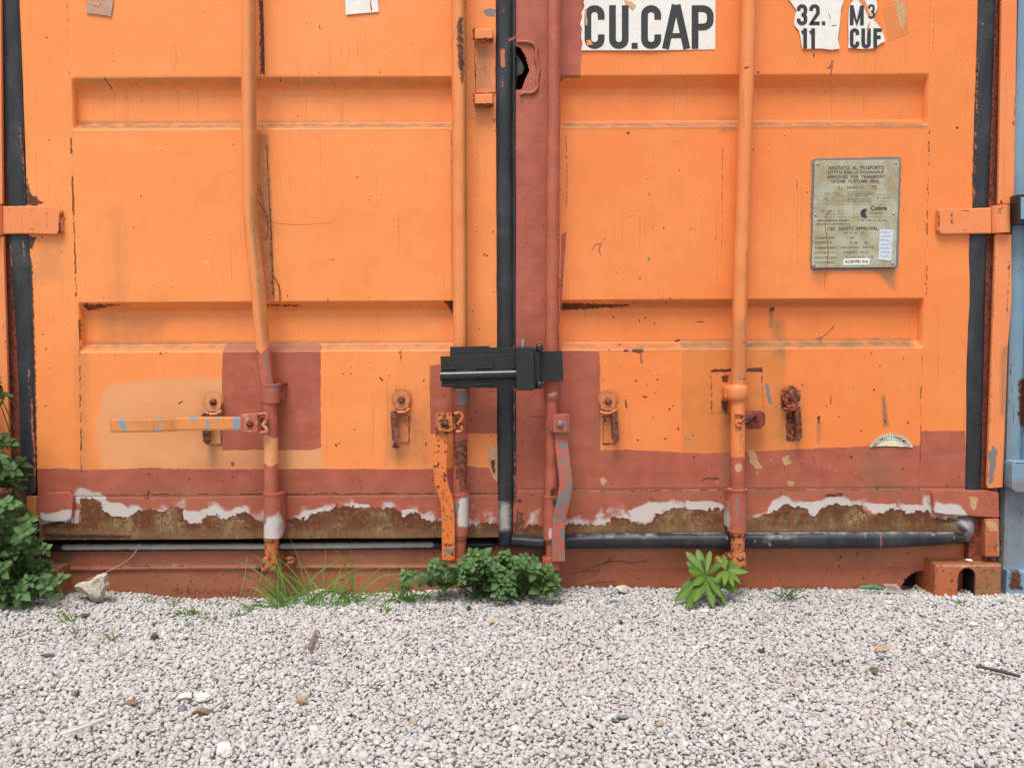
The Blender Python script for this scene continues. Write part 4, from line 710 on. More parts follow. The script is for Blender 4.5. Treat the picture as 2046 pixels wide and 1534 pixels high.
sp = [P('dirt_shade', [(-60, 1100), (990, 1100), (990, 1260), (-60, 1260)], soft=14, st=.42), P('dirt_shade', [(60, 1130), (420, 1130), (400, 1200), (60, 1200)], soft=20, st=.55), P('primer', wob([(-60, 1060), (530, 1060), (560, 1100), (550, 1150), (520, 1175), (500, 1260), (-60, 1260)], 6, 18, 50), soft=16), P('primer', [(560, 1060), (985, 1060), (985, 1100), (880, 1112), (700, 1096), (600, 1105)], soft=22, st=.75), P('primer', [(600, 1085), (880, 1090), (880, 1110), (600, 1120)], soft=18, st=.65),
      L('sill_shade', [(60, 1088), (1000, 1084)], 5, soft=5, st=1.1), L('sill_shade', [(60, 1098), (1000, 1094)], 9, soft=9, st=.5), L('sill_shade', [(80, 1110), (980, 1106)], 3, soft=8, st=.6), P('sill_shade', [(60, 1095), (165, 1095), (140, 1135), (60, 1135)], soft=16, st=.75), P('sill_shade', [(1050, 1095), (1880, 1095), (1880, 1097), (1050, 1097)], soft=7, st=.6), P('dirt_shade', [(95, 1095), (170, 1095), (150, 1130), (95, 1130)], soft=14, st=.7), P('dark', [(80, 1060), (1000, 1060), (1000, 1081), (80, 1083)]),  # shadow below the doors and black overspray painted into the sill lip
      P('rust', [(350, 1165), (520, 1168), (520, 1200), (300, 1200)], soft=12, st=.55), P('rust', [(500, 1110), (560, 1110), (560, 1160), (510, 1160)], soft=10, st=.6), L('spray_sheen', [(250, 1132), (420, 1126)], 1.5, soft=4, st=.7), P('dirt_shade', [(1000, 1100), (1850, 1100), (1850, 1125), (1000, 1120)], soft=14, st=.5), P('rust', [(1000, 1160), (1850, 1160), (1850, 1190), (1000, 1190)], soft=10, st=.42),
      P('ochre', [(1400, 1110), (1460, 1110), (1450, 1180), (1380, 1180)], soft=14), L('pale', [(1773, 1130), (1788, 1109)], .8), L('pale', [(1712, 1169), (1722, 1155)], .8), L('pale', [(1722, 1112), (1725, 1118)], 1.2), P('dirt_shade', [(1000, 1085), (1900, 1085), (1900, 1098), (1000, 1100)], soft=6, st=.7), P('rust', [(1725, 1100), (1760, 1100), (1758, 1104), (1727, 1104)], soft=3, st=.8)]+specks('dark', (140, 1090, 1000, 1180), 50, (.7, 2.2), 51)+specks('dark', (1140, 1100, 1830, 1170), 46, (.7, 2.2), 52)+dashes('dark', (200, 1133), (530, 1128), .9, 53, .6)
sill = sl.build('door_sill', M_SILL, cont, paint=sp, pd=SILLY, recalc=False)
m = MB(); E = [W(u, v, SILLY+.001) for u, v in el]; n = len(E); vs = E+[p+Vector((.004, .05, -.002)) for p in E]; m.add(vs, [(i, (i+1) % n, n+(i+1) % n, n+i) for i in range(n)]); m.add([p+Vector((.004, .05, 0)) for p in E], [tuple(range(n))], 1); m.build('forklift_hole', [steel('sill_hole_edge', base=(0.34, 0.20, 0.14), rust=.3, painted=False), M_DARK], sill)
# corner castings
def casting(parent, x0, x1, zt_, yf, mat, hu, name='corner_casting', paint=None):
    m = MB(); zb = -.035; hw = (hu[1]-hu[0])/2; cx = (hu[0]+hu[1])/2; zc_top = hu[2]; zc_bot = zc_top-.105; r = hw
    oval = [(cx+r*math.cos(a), zc_top-r+r*math.sin(a)) for a in np.linspace(0, math.pi, 11)]+[(cx-r*math.cos(a), zc_bot+r-r*math.sin(a)) for a in np.linspace(0, math.pi, 11)]
    n = len(oval); out = []
    for (x, z) in oval:
        dx, dz = x-cx, z-(zt_+zb)/2; hx1 = (x1-cx) if dx > 0 else (cx-x0); k = min(hx1/max(abs(dx), 1e-6), ((zt_-zb)/2)/max(abs(dz), 1e-6)); out.append((cx+dx*k, (zt_+zb)/2+dz*k))
    for cxx, czz in ((x0, zt_), (x1, zt_), (x0, zb), (x1, zb)):
        j = min(range(n), key=lambda i: (out[i][0]-cxx)**2+(out[i][1]-czz)**2); out[j] = (cxx, czz)
    b = .005
    O = [Vector((min(max(x, x0+b), x1-b), yf, min(z, zt_-b))) for x, z in out]; O2 = [Vector((x, yf+b, z)) for x, z in out]; O3 = [Vector((x, .13, z)) for x, z in out]
    I = [Vector((x, yf, z)) for x, z in oval]; I1 = [Vector((cx+(x-cx)*.95, yf+.004, z)) for x, z in oval]; I2 = [Vector((cx+(x-cx)*.95, yf+.07, z)) for x, z in oval]
    vs = O+O2+O3+I+I1+I2; R = lambda a, b_: [(a*n+i, a*n+(i+1) % n, b_*n+(i+1) % n, b_*n+i) for i in range(n)]
    m.add(vs, R(0, 3)+R(0, 1)+R(1, 2)+R(3, 4)); m.add(vs, R(4, 5)+[tuple(range(5*n, 6*n))], 1)
    return m.build(name, [mat, M_DARK], parent, paint=paint, pd=yf)
yf = -.03; cx0, cx1 = W(1870, 1128, yf).x, W(2003, 1130, yf).x; zc = W(1930, 1128, yf).z
casting(cont, cx0, cx1, zc, yf, M_CAST, (W(1914, 1150, yf).x, W(1950, 1150, yf).x, W(1930, 1134, yf).z), paint=[P('dirt_shade', [(1950, 1128), (2003, 1128), (2003, 1190), (1950, 1190)], soft=12, st=.85), P('dirt_shade', [(1840, 1095), (2010, 1095), (2010, 1130), (1860, 1129)], soft=3, st=.95), L('pale', [(1922, 1132), (1950, 1130)], 1.2)])
casting(cont, XLO, XLO+.162, zc, yf, M_CAST, (XLO+.06, XLO+.103, W(1930, 1134, yf).z), paint=[P('primer', [(-60, 1090), (260, 1090), (260, 1260), (-60, 1260)]), P('dirt_shade', [(-60, 1090), (260, 1090), (260, 1260), (-60, 1260)], soft=10, st=.8)])
# body
def corrug(m, x, y0, y1, z0, z1, s):
    vs = []; y = y0; k = 0; P_ = []
    while y < y1: P_ += [(x, y), (x, y+.07), (x-s*.035, y+.14), (x-s*.035, y+.21)]; y += .28
    P_.append((x, y1)); n = len(P_); vs = [(a, b, z0) for a, b in P_]+[(a, b, z1) for a, b in P_]; m.add(vs, [(i, i+1, n+i+1, n+i) for i in range(n-1)])
for s in (1, -1):
    m = MB(); X_ = XO-.01 if s > 0 else XLO+.01; corrug(m, X_, .15, 6.0, .1, 2.45, s); m.box((X_-.04 if s > 0 else X_, .15, .0), (X_ if s > 0 else X_+.04, 6.0, .12), .003); m.build('side_wall', M_HINGE, cont)
m = MB(); m.box((XLO+.01, -.01, 2.46), (XO-.01, .12, 2.58), .004); m.build('door_header', M_HINGE, cont)
m = MB(); m.box((XLO+.01, .12, 2.52), (XO-.01, 6.0, 2.56), .004); m.build('roof', M_HINGE, cont)
m = MB(); m.box((XLO+.01, 5.98, .05), (XO-.01, 6.03, 2.53), .004); m.build('end_wall', M_HINGE, cont)
m = MB(); m.box((XLO+.06, .17, .05), (XO-.06, 5.95, .11), .002); m.build('cargo_floor', M_DARK, cont)

# ================================================================== stickers, plate, lettering
def text(mb, s, u, v, w_, h_, y, mi=1, ang=0.0, bold=0.0, flat=True, mb_y=None):
    cu = bpy.data.curves.new('t', 'FONT'); cu.body = s; cu.offset = bold; cu.resolution_u = 2
    ob = bpy.data.objects.new('t', cu); COL.objects.link(ob); dg = bpy.context.evaluated_depsgraph_get(); dg.update()
    me = bpy.data.meshes.new_from_object(ob.evaluated_get(dg)); co = np.array([tuple(x.co) for x in me.vertices]); fs = [tuple(p.vertices) for p in me.polygons]
    bpy.data.objects.remove(ob); bpy.data.meshes.remove(me); bpy.data.curves.remove(cu)
    lo, hi = co.min(0), co.max(0); X = (co[:, 0]-(lo[0]+hi[0])/2)/(hi[0]-lo[0])*w_; Y = (co[:, 1]-(lo[1]+hi[1])/2)/(hi[1]-lo[1])*h_
    c, s_ = math.cos(ang), math.sin(ang); vs = [W(u+a*c+b*s_, v+a*s_-b*c, y) for a, b in zip(X, Y)]; mb.add(vs, fs, mi)
def stroke(mb, pts, t, y, mi=1):
    """letter stroke: flat ribbon with mitred joins, pts in image pixels"""
    n = len(pts); Lf = []; Rt = []
    for i in range(n):
        a = pts[max(i-1, 0)]; b = pts[i]; c = pts[min(i+1, n-1)]
        d1 = (b[0]-a[0], b[1]-a[1]); d2 = (c[0]-b[0], c[1]-b[1]); l1 = math.hypot(*d1) or 1; l2 = math.hypot(*d2) or 1
        if i == 0: d1, l1 = d2, l2
        if i == n-1: d2, l2 = d1, l1
        n1 = (-d1[1]/l1, d1[0]/l1); n2 = (-d2[1]/l2, d2[0]/l2); mx, my = n1[0]+n2[0], n1[1]+n2[1]; ml = math.hypot(mx, my) or 1; mx /= ml; my /= ml
        k = min(1.6, 1/max(.3, mx*n1[0]+my*n1[1]))*t/2; Lf.append((b[0]+mx*k, b[1]+my*k)); Rt.append((b[0]-mx*k, b[1]-my*k))
    for i in range(n-1): mb.add([W(*p, y) for p in (Lf[i], Lf[i+1], Rt[i+1], Rt[i])], [(0, 1, 2, 3)], mi)
def qarc(cx, cy, r, a0, a1, n=5): return [(cx+r*math.cos(math.radians(a0+(a1-a0)*i/n)), cy-r*math.sin(math.radians(a0+(a1-a0)*i/n))) for i in range(n+1)]
def letter(mb, ch, u0, v0, u1, v1, t, y, mi=1):
    h = t/2; a, b, c, d = u0+h, v0+h, u1-h, v1-h; r = min((c-a)/2, (d-b)/2)*.95; H_ = d-b; mid = (a+c)/2; e = .4*H_; S_ = lambda p: stroke(mb, p, t, y-.00004*(hash(str(p)) % 5), mi)
    if ch == 'C': S_([(c, b+.30*H_)]+qarc(c-r, b+r, r, 0, 90)+qarc(a+r, b+r, r, 90, 180)+qarc(a+r, d-r, r, 180, 270)+qarc(c-r, d-r, r, 270, 360)+[(c, d-.30*H_)])
    elif ch == 'U': S_([(a, v0)]+qarc(a+r, d-r, r, 180, 270)+qarc(c-r, d-r, r, 270, 360)+[(c, v0)])
    elif ch == '.': mb.add([W(*p, y) for p in rect(u0, v0, u1, v1)], [(0, 1, 2, 3)], mi)
    elif ch == 'A': S_([(u0+h*.8, v1), (mid-h*.25, v0)]); stroke(mb, [(u1-h*.8, v1), (mid+h*.25, v0)], t, y-.0002, mi); stroke(mb, [(a+h, v0+.70*(v1-v0)), (c-h, v0+.70*(v1-v0))], t*.7, y-.0003, mi)
    elif ch == 'P': stroke(mb, [(a, v0), (a, v1)], t, y-.0002, mi); r2 = min(r, .25*H_); m_ = b+.50*H_; S_([(a, b)]+qarc(c-r2, b+r2, r2, 90, 0)+qarc(c-r2, m_-r2, r2, 0, -90)+[(a, m_)])
    elif ch == 'F': stroke(mb, [(a, v0), (a, v1)], t, y-.0002, mi); S_([(a, b), (u1, b)]); stroke(mb, [(a, b+.45*H_), (u1-h*.6, b+.45*H_)], t, y-.0001, mi)
    elif ch == 'M': stroke(mb, [(a, v1), (a, v0)], t, y-.0002, mi); stroke(mb, [(c, v0), (c, v1)], t, y-.0003, mi); S_([(a, v0+h*.4), (mid, v1-h), (c, v0+h*.4)])
    elif ch == '1': stroke(mb, [(c, v0), (c, v1)], t, y-.0002, mi); S_([(u0, b+.16*H_), (c, b+.06*H_)])
    elif ch == '3': rr = min(r, .25*H_); m_ = b+.5*H_; S_([(a, b+.28*H_)]+qarc(a+rr, b+rr, rr, 180, 90)+qarc(c-rr, b+rr, rr, 90, 0)+qarc(c-rr, m_-rr, rr, 0, -80)+[(mid-h*.3, m_)]); stroke(mb, [(mid-h*.3, m_)]+qarc(c-rr, m_+rr, rr, 80, 0)+qarc(c-rr, d-rr, rr, 0, -90)+qarc(a+rr, d-rr, rr, 270, 180)+[(a, d-.28*H_)], t, y-.0002, mi)
    elif ch == '2': rr = min(r, .25*H_); S_([(a, b+.28*H_)]+qarc(a+rr, b+rr, rr, 180, 90)+qarc(c-rr, b+rr, rr, 90, 0)+[(c, b+.42*H_), (a, d), (a+.01, d), (u1, d)])
def card(mb, pts, y=-.003, t=.001, mi=0): mb.slab(pts, y, y+t, 0, mi)
m = MB(); yy = -.0035; card(m, [(1175, -130), (1176, -60), (1170, -20), (1172, -8), (1166, 4), (1168, 14), (1162, 26), (1163, 36), (1159, 48), (1163, 58), (1161, 74), (1164, 86), (1161, 101), (1300, 101), (1429, 99), (1430, -130)], yy)
for ch, a, b in (('C', 1168, 1208), ('U', 1217, 1256), ('C', 1281, 1321), ('P', 1382, 1426)): letter(m, ch, a, 11, b, 98, 13.5, yy-.0005)
letter(m, 'A', 1324, 10, 1378, 98, 14, yy-.0005); letter(m, '.', 1262, 86, 1274, 98, 10, yy-.0005)
m.slab(wob([(1246, 0), (1262, 4), (1270, 12), (1264, 20), (1252, 10)], 1, 5, 2), yy-.0014, yy-.0009, 0, 2); m.slab(wob([(1168, 20), (1172, 18), (1173, 52), (1170, 50)], 1, 5, 3), yy-.0014, yy-.0009, 0, 2); m.slab(wob([(1172, 82), (1180, 80), (1184, 90), (1174, 92)], 1, 4, 4), yy-.0014, yy-.0009, 0, 2)
tag(m.build('volume_sticker', [M_STICK, M_INK, simple('orange_show_through', (0.78, 0.27, 0.08), (0.55, 0.40, 0.22), 90)], doorR, recalc=False), 'white sticker lettered CU.CAP in black')
m = MB(); card(m, wob([(1572, -90), (1575, -2), (1583, 9), (1591, 21), (1588, 38), (1587, 51), (1597, 62), (1600, 82), (1604, 98), (1640, 97), (1662, 100), (1678, 98), (1676, 88), (1674, 79), (1678, 48), (1680, 20), (1685, 4), (1688, -90)], .5, 9, 6), yy)
letter(m, '3', 1592, 9, 1613, 51, 7.5, yy-.0005); letter(m, '2', 1617, 9, 1638, 51, 7.5, yy-.0005); letter(m, '.', 1642, 43, 1649, 51, 6, yy-.0005); letter(m, '1', 1602, 57, 1612.5, 98, 7.5, yy-.0005); letter(m, '1', 1618, 57, 1628.5, 98, 7.5, yy-.0005)
stroke(m, [(1662, 52), (1672, 51)], 1.2, yy-.0006); stroke(m, [(1655, 25), (1660, 38)], .8, yy-.0006)
tag(m.build('torn_sticker', [M_STICK, M_INK], doorR, recalc=False), 'torn white sticker reading 32. over 11')
m = MB(); card(m, wob([(1706, -90), (1704, 3), (1697, 12), (1695, 51), (1696, 74), (1695, 96), (1722, 98), (1746, 97), (1758, 88), (1769, 82), (1766, 70), (1762, 58), (1754, 50), (1746, 41), (1748, 28), (1753, 16), (1751, 2), (1752, -90)], .5, 9, 7), yy)
letter(m, 'M', 1698, 11, 1726, 51, 7.5, yy-.0005); letter(m, '3', 1734, 9, 1748, 38, 4.5, yy-.0005)
letter(m, 'C', 1698, 57, 1717, 97, 7.5, yy-.0005); letter(m, 'U', 1721, 57, 1740, 97, 7.5, yy-.0005); letter(m, 'F', 1745, 57, 1762, 96, 7.5, yy-.0005)
m.slab([(1722, -20), (1727, -2), (1738, 26), (1742, 30), (1736, 34), (1727, 14), (1716, 0)], yy-.0014, yy-.0009, 0, 2); m.slab([(1740, 41), (1736, 55), (1730, 86), (1733, 70), (1734, 52)], yy-.0014, yy-.0009, 0, 2)
tag(m.build('torn_sticker', [M_STICK, M_INK, simple('orange_show_through_b', (0.80, 0.27, 0.075))], doorR, recalc=False), 'torn white sticker reading M3 over CUF')
m = MB(); card(m, [(689, -60), (690, 12), (691, 30), (722, 27), (757, 24), (755, 5), (752, -60)], yy); m.slab([(742, -20), (741, 8), (744, 18), (742, 24), (739, 10)], yy-.0006, yy-.0003, 0, 1); tag(m.build('torn_sticker', [M_STICK, M_REDLINE], doorL, recalc=False), 'blank white torn label')
m = MB(); card(m, wob([(176, -30), (174, 6), (173, 27), (196, 29), (222, 33), (226, 4), (222, -30)], .4, 8, 8), yy)
m.slab(wob([(182, 6), (190, 2), (200, 8), (196, 14), (186, 12)], 1.2, 5, 2), yy-.0008, yy-.0005, 0, 1); tag(m.build('torn_label', [M_GREYLAB, simple('label_peel', (0.75, 0.30, 0.11))], doorL, recalc=False), 'torn grey brown label')
# data plate
m = MB(); PY = -.008; m.slab([(1628, 324), (1632, 321), (1792, 319), (1797, 323), (1790, 530), (1786, 534), (1626, 535), (1622, 531)], PY, -.002, .001)
TX = [('ABILITATO  AL  TRASPORTO', 1711, 335, 112, 7, 1), ('SOTTO SIGILLO DOGANALE', 1710, 344, 112, 6.2, 1), ('APPROVED  FOR  TRANSPORT', 1711, 353.3, 117, 6.4, 1), ('UNDER  CUSTOMS  SEAL', 1710, 362, 96, 6.4, 1), ('I -', 1681, 375, 8, 7, 1), ('04/97/ 01', 1710, 375, 33, 5.5, 2), ('TO', 1747.5, 375, 12, 8, 1), ('TIPO  TYPE', 1664, 387, 30, 4, 2), ('DC/  CC  -', 1663, 396.5, 31, 5, 1), ('N. DI FABBRICAZIONE', 1720, 387, 48, 3.4, 2), ('DEL CONTAINER', 1717, 391.6, 40, 3.2, 2), ('MANUFACTURERS NO.', 1720, 397.5, 48, 3.2, 2), ('OF THE CONTAINER', 1720, 402, 48, 3.2, 2), ('01.430', 1767, 395, 27, 5, 2), ('Cobra', 1758.5, 415.5, 33, 8.6, 3), ('container', 1753, 425, 25, 3.6, 2), ('TIMBER COMPONENT TREATMENT', 1669, 440.5, 66, 3.6, 1), ('IM/BASILEUM SI-84/1982', 1669, 447.5, 68, 3.4, 2), ('CSC  SAFETY APPROVAL', 1708, 456.5, 103, 7.2, 1), ('GB 10  001 / 82', 1711, 465, 42, 4.2, 2), ('DATE MANUFACTURED', 1653, 475, 38, 3.6, 1), ('IDENTIFICATION N.', 1651, 484.5, 34, 3.6, 1), ('MAXIMUM GROSS WEIGHT', 1656, 495, 43, 3.6, 1), ('ALLOW. STACK. W. 1,8 g', 1654, 505, 39, 3.6, 1), ('RACKING TEST LOAD V.', 1657, 514.5, 45, 3.6, 1), ('N. DI ATTESTAZIONE', 1654, 524.5, 40, 3.6, 1), ('F 82', 1704, 475, 14, 4, 2), ('14  2', 1722, 484.5, 36, 5, 2), ('24000 KG  52910', 1718, 494, 66, 4.4, 2), ('55000 KG', 1716, 504, 50, 4.4, 2), ('15240 KG  LB', 1722, 513, 58, 4.4, 2), ('V E T A N O  I M O', 1665, 421, 46, 3, 2), ('R I N A  0 3 8', 1670, 427, 34, 3, 2), ('ITALIA', 1748, 440, 60, 3, 2)]
for i, (s_, u, v, w_, h_, mi) in enumerate(TX): text(m, s_, u-(v-335)*.035, v, w_, h_, PY-.0005, {1: 1, 2: 2, 3: 5}[mi], ang=-.006, bold=.03 if mi == 3 else (.022 if h_ > 6 else .01))
for r_ in (rect(1639, 391, 1687, 402), rect(1692, 383, 1744, 404), rect(1748, 389, 1779, 402), rect(1629, 408, 1781, 434)): stroke(m, r_+[r_[0]], .5, PY-.0004, 2)
stroke(m, [(1706, 408), (1706, 448)], .5, PY-.0004, 2)
for rr_ in (9, 5.5, 2.6): stroke(m, qarc(1728.5, 426, rr_*.85, 60, 300, 8), 2.6, PY-.0006-.0001*rr_, 5)
card(m, [(1758, 458), (1785, 459), (1781, 521), (1755, 519)], PY-.001, .0006, 4); card(m, [(1686, 517), (1738, 515.5), (1737, 529), (1685, 529.5)], PY-.001, .0006, 3); text(m, 'ACEP/FR/ 016', 1711, 522.6, 46, 6.6, PY-.0014, 5, ang=-.01, bold=.02)
for k in range(7): stroke(m, [(1760, 464+k*8), (1780, 464+k*8)], .7, PY-.0013, 2)
for u, v in ((1634, 328), (1790, 326), (1630, 429), (1786, 427), (1627, 529), (1783, 526)): m.dome(W(u, v, PY), .0032, .0025, 6, 10)
m.tube([W(u, v, PY-.0003) for u, v in ((1659, 419), (1650, 432), (1648, 447), (1652, 470), (1655, 500), (1652, 533))], .0009, 6, mi=7)
tag(m.build('data_plate', [M_PLATE, M_PLATEINK, M_PLATEINK2, M_STICK, M_SLIP, M_INK, M_ZINC, M_REDLINE], doorR, recalc=False), 'weathered approval plate with faded lettering and rivets')
m = MB(); m.tube([W(u, v, -.0005) for u, v in ((1652, 536), (1647, 560), (1648, 575), (1651, 596))], .0007, 6); m.build('paint_run', M_REDLINE, doorR)
# round label, lower half under the primer
m = MB(); C0 = (1781, 914); arc = qarc(C0[0], C0[1], 48.6, 154, 27, 22); card(m, arc+wob([(1824, 893), (1800, 892), (1770, 891), (1737, 890)], .8, 7, 3)[:8], -.0035)
stroke(m, qarc(C0[0], C0[1], 47, 148, 32, 22), .7, -.0040, 1); stroke(m, qarc(C0[0], C0[1], 36, 140, 40, 16), .6, -.0040, 1)
word = 'RECONDITIONNEMENT'
for i, ch in enumerate(word):
    a = math.radians(146-112*i/(len(word)-1)); text(m, ch, C0[0]+41.5*math.cos(a), C0[1]-41.5*math.sin(a), 1.6 if ch == 'I' else 4.6, 6.2, -.0041, 1, ang=math.pi/2-a, bold=.01)
tag(m.build('round_label', [M_LAB, M_INK], doorR, recalc=False), 'round foil label half covered by primer')

# ================================================================== container lock (a thing of its own)
lock = empty('container_lock', W(1000, 740, -.08), 'black steel box lock clamped across both inner door rods', 'lock')
m = MB(); m.slab([(899, 693), (978, 691), (978, 694), (1034, 694), (1034, 720), (899, 722)], -.088, -.082, .001, yt=-.088); m.slab([(899, 693), (904, 693), (904, 770), (899, 770)], -.087, -.028, .0008, yt=-.087)
m.slab([(880, 712), (1034, 706), (1034, 775), (883, 772)], -.094, -.089, .001); m.slab([(884, 766), (1034, 770), (1034, 776), (884, 773)], -.0935, -.03, .001, yt=-.0935)
m.build('left_clamp', M_BLACK, lock)
m = MB(); m.tube([W(880.5, 751, -.1), W(1033, 747, -.1)], .0115, 24); m.tube([W(880, 751, -.1), W(886, 751, -.1)], .0122, 24); tag(m.build('lock_tube', M_BLACKG, lock), 'glossy horizontal tube')
for a, b, v in ((881, 911, 734), (951, 985, 732), (881, 911, 767), (950, 986, 765), (1020, 1031, 731)): m = MB(); m.slab([(a, v), (b, v-.8), (b, v+4), (a, v+5)], -.103, -.093, .001); m.build('hinge_knuckle', M_BLACKG, lock)
m = MB(); m.slab([(1030.5, 693), (1067, 693), (1068, 780), (1032, 780)], -.135, -.09, .0025); m.slab([(1066, 697), (1078, 699), (1079, 776), (1067, 778)], -.115, -.092, .002, yt=-.115); m.build('lock_body', M_BLACK, lock)
m = MB(); m.slab([(1067, 702), (1122, 701), (1125, 760), (1068, 762)], -.084, -.079, .001); m.slab([(1119.5, 701), (1123, 701), (1126, 760), (1122.5, 760)], -.0835, -.03, .0008, yt=-.0835); m.slab([(1100, 703), (1101, 703), (1102, 760), (1101, 760)], -.0848, -.083, 0, yt=-.084); m.build('right_clamp', M_BLACK, lock)
for v in (695, 769):
    m = MB(); c = W(1078, v, -.115); m.tube([c+Vector((0, .03, 0)), c], .0095, 16); m.dome(c, .0085, .005); m.build('bolt', M_BLACKG, lock)
m = MB(); a, b = W(1044.5, 694, -.11), W(1044.5, 679, -.11); m.tube([a.lerp(b, i/24) for i in range(25)], [.0042+.0004*(i % 2) for i in range(25)], 12); tag(m.build('threaded_bolt', M_ZINC, lock), 'short bright threaded bolt end')

# wires hooked over the bent rod
m = MB(); wp = smoothpath([(516, 380), (513, 371), (519, 372), (524, 395), (528, 415), (540, 440), (556, 446), (590, 449), (640, 447), (668, 443)], 5); m.tube([W(u, v, -.012+.008*math.sin(i*.3)) for i, (u, v) in enumerate(wp)], [.0009-.0006*i/len(wp) for i in range(len(wp))], 6)
wp = smoothpath([(513, 398), (521, 410), (532, 432), (536, 460), (530, 480)], 5); m.tube([W(u, v, -.02) for u, v in wp], .0012, 6); m.build('t', M_HWR); 
o = bpy.data.objects['t']; o.name = 'thin_wire'; o.data.name = 'thin_wire'; tag(o, 'thin rusty wire looped behind the bent rod and trailing right over the upper panel', 'wire')
m = MB(); wp = smoothpath([(544, 548), (550, 556), (557, 570), (559, 585), (559, 603)], 5); m.tube([W(u, v, -.004) for u, v in wp], .0012, 6); tag(m.build('thin_wire', M_HWR), 'short rusty wire bent down over the lower ledge beside the bent rod', 'wire')

# ================================================================== blue container next door
BX = W(2006, 950, .0).x+.002
blue = empty('blue_container', (BX+1.2, .6, 0), 'light blue shipping container standing close to the orange one, its rusty corner post showing', 'container')
rust_shade_b = [P('rust', wob([(2034, 760), (2046, 752), (2052, 860), (2040, 872), (2033, 830)], 2, 8, 1), soft=6, st=1), P('rust', [(2030, 980), (2046, 985), (2046, 1100), (2034, 1090)], soft=10, st=.62), P('dirt_shade', [(2020, 960), (2050, 960), (2050, 1130), (2010, 1130)], soft=16, st=.6), P('dirt_shade', [(2006, 700), (2016, 700), (2012, 1100), (2003, 1100)], soft=6, st=.7), P('rust', [(2003, -900), (2010, -900), (2008, 1120), (2002, 1120)], soft=4, st=.7), P('dirt_shade', [(2003, 300), (2022, 300), (2018, 1130), (2000, 1130)], soft=12, st=.8), L('dark', [(2019, 720), (2025, 800), (2026, 860)], .8), P('rust', [(2015, 1040), (2030, 1050), (2026, 1090)], soft=8, st=.6)]  # rust and grime, plus the shadow at the post's left edge painted in
m = MB(); m.box((BX, .0, -.02), (BX+.15, .16, 2.45), .022); m.box((BX+.036, -.022, .28), (BX+.12, .02, 2.4), .012); m.build('corner_post', M_BLUE, blue, paint=rust_shade_b, pd=.0)
m = MB(); m.slab([(2022, 926), (2030, 922), (2140, 922), (2140, 982), (2030, 984), (2022, 976)], -.042, .0, .004); m.build('hinge', M_BLUE, blue, paint=[L('dark', [(2020, 925), (2046, 925)], 1), P('dirt_shade', [(2020, 960), (2050, 960), (2050, 985), (2020, 985)], soft=8, st=.7)], pd=-.04)
m = MB(); m.slab([(2034, 388), (2110, 386), (2110, 446), (2034, 447)], -.050, -.0, .004); m.build('black_hinge_block', M_BLACK, blue); m = MB(); m.slab([(2040, 394), (2104, 392), (2104, 436), (2040, 438)], -.054, -.051, .001); m.build('hinge_block_face', M_BLUE, blue)
bz = W(2030, 1140, -.02).z; cs = W(2130, 1130, -.02).x
casting(blue, BX+.003, BX+.165, bz, -.02, M_BLUE, (BX+.075, BX+.115, bz-.012), paint=[P('rust', wob([(2015, 1138), (2040, 1136), (2046, 1180), (2014, 1180)], 2, 8, 4), soft=7, st=.85)])
m = MB(); m.box((BX+.15, .02, .12), (BX+1.2, .07, 2.44), .003); m.box((BX+1.21, .02, .12), (BX+2.28, .07, 2.44), .003); m.box((BX+.15, .0, -.02), (BX+2.28, .12, .11), .004); m.box((BX, .0, 2.46), (BX+2.43, .14, 2.58), .004); m.box((BX+2.28, .0, -.02), (BX+2.43, .16, 2.45), .02); m.build('container_door', M_BLUE, blue)
m = MB(); corrug(m, BX+.01, .16, 6.0, .0, 2.5, -1); corrug(m, BX+2.42, .16, 6.0, .0, 2.5, 1); m.box((BX+.01, .12, 2.52), (BX+2.42, 6.0, 2.56), .003); m.build('side_wall', M_BLUE, blue)

# ================================================================== ground and gravel
def gh(x, y):
    x = np.asarray(x, float); y = np.asarray(y, float)
    U, _ = T(x, np.zeros_like(x), 0.0)
    prof = np.interp(U, [-100, 0, 100, 170, 250, 400, 520, 620, 760, 900, 1200, 1500, 1850, 2046, 2200], [-.006, -.006, .004, .002, -.008, -.020, -.018, -.012, -.008, .0, .0, -.003, -.008, -.010, -.010])
    k = np.exp(-np.clip(-y, 0, 9)/.16); return prof*k+.006*vnoise(x, y, 3.2, 41)+.0035*vnoise(x, y, 9, 42)-.006*np.exp(-np.clip(-y, 0, 9)/.3)
q = NT('gravel_ground'); vo = q.n('ShaderNodeTexVoronoi', {'Vector': q.pos, 'Scale': 62.0}); n1 = q.noise(3, 4)
c = q.mix(q.step(vo.outputs['Distance'], .35, .75), q.mix(n1, (0.42, 0.39, 0.37), (0.50, 0.47, 0.45)), (0.30, 0.28, 0.26)); q.put(q.b.inputs['Base Color'], c); q.b.inputs['Roughness'].default_value = .9
q.put(q.b.inputs['Normal'], q.n('ShaderNodeBump', {'Strength': .8, 'Distance': .008, 'Height': q.math('MULTIPLY', vo.outputs['Distance'], -1)}).outputs[0]); M_GROUND = q.m
gx = np.concatenate([[-200, -60, -20, -8, -4], np.arange(-2.4, 2.45, .06), [4, 8, 20, 60, 200]]); gy = np.concatenate([[-200, -60, -20, -8, -4], np.arange(-2.4, .2, .06), [.4, 2, 6, 8, 20, 60, 200]])
GX, GY = np.meshgrid(gx, gy); GZ = gh(GX, GY)-np.where((np.abs(GX) < 2.0) & (GY > -1.4) & (GY < .1), .008, 0.0)
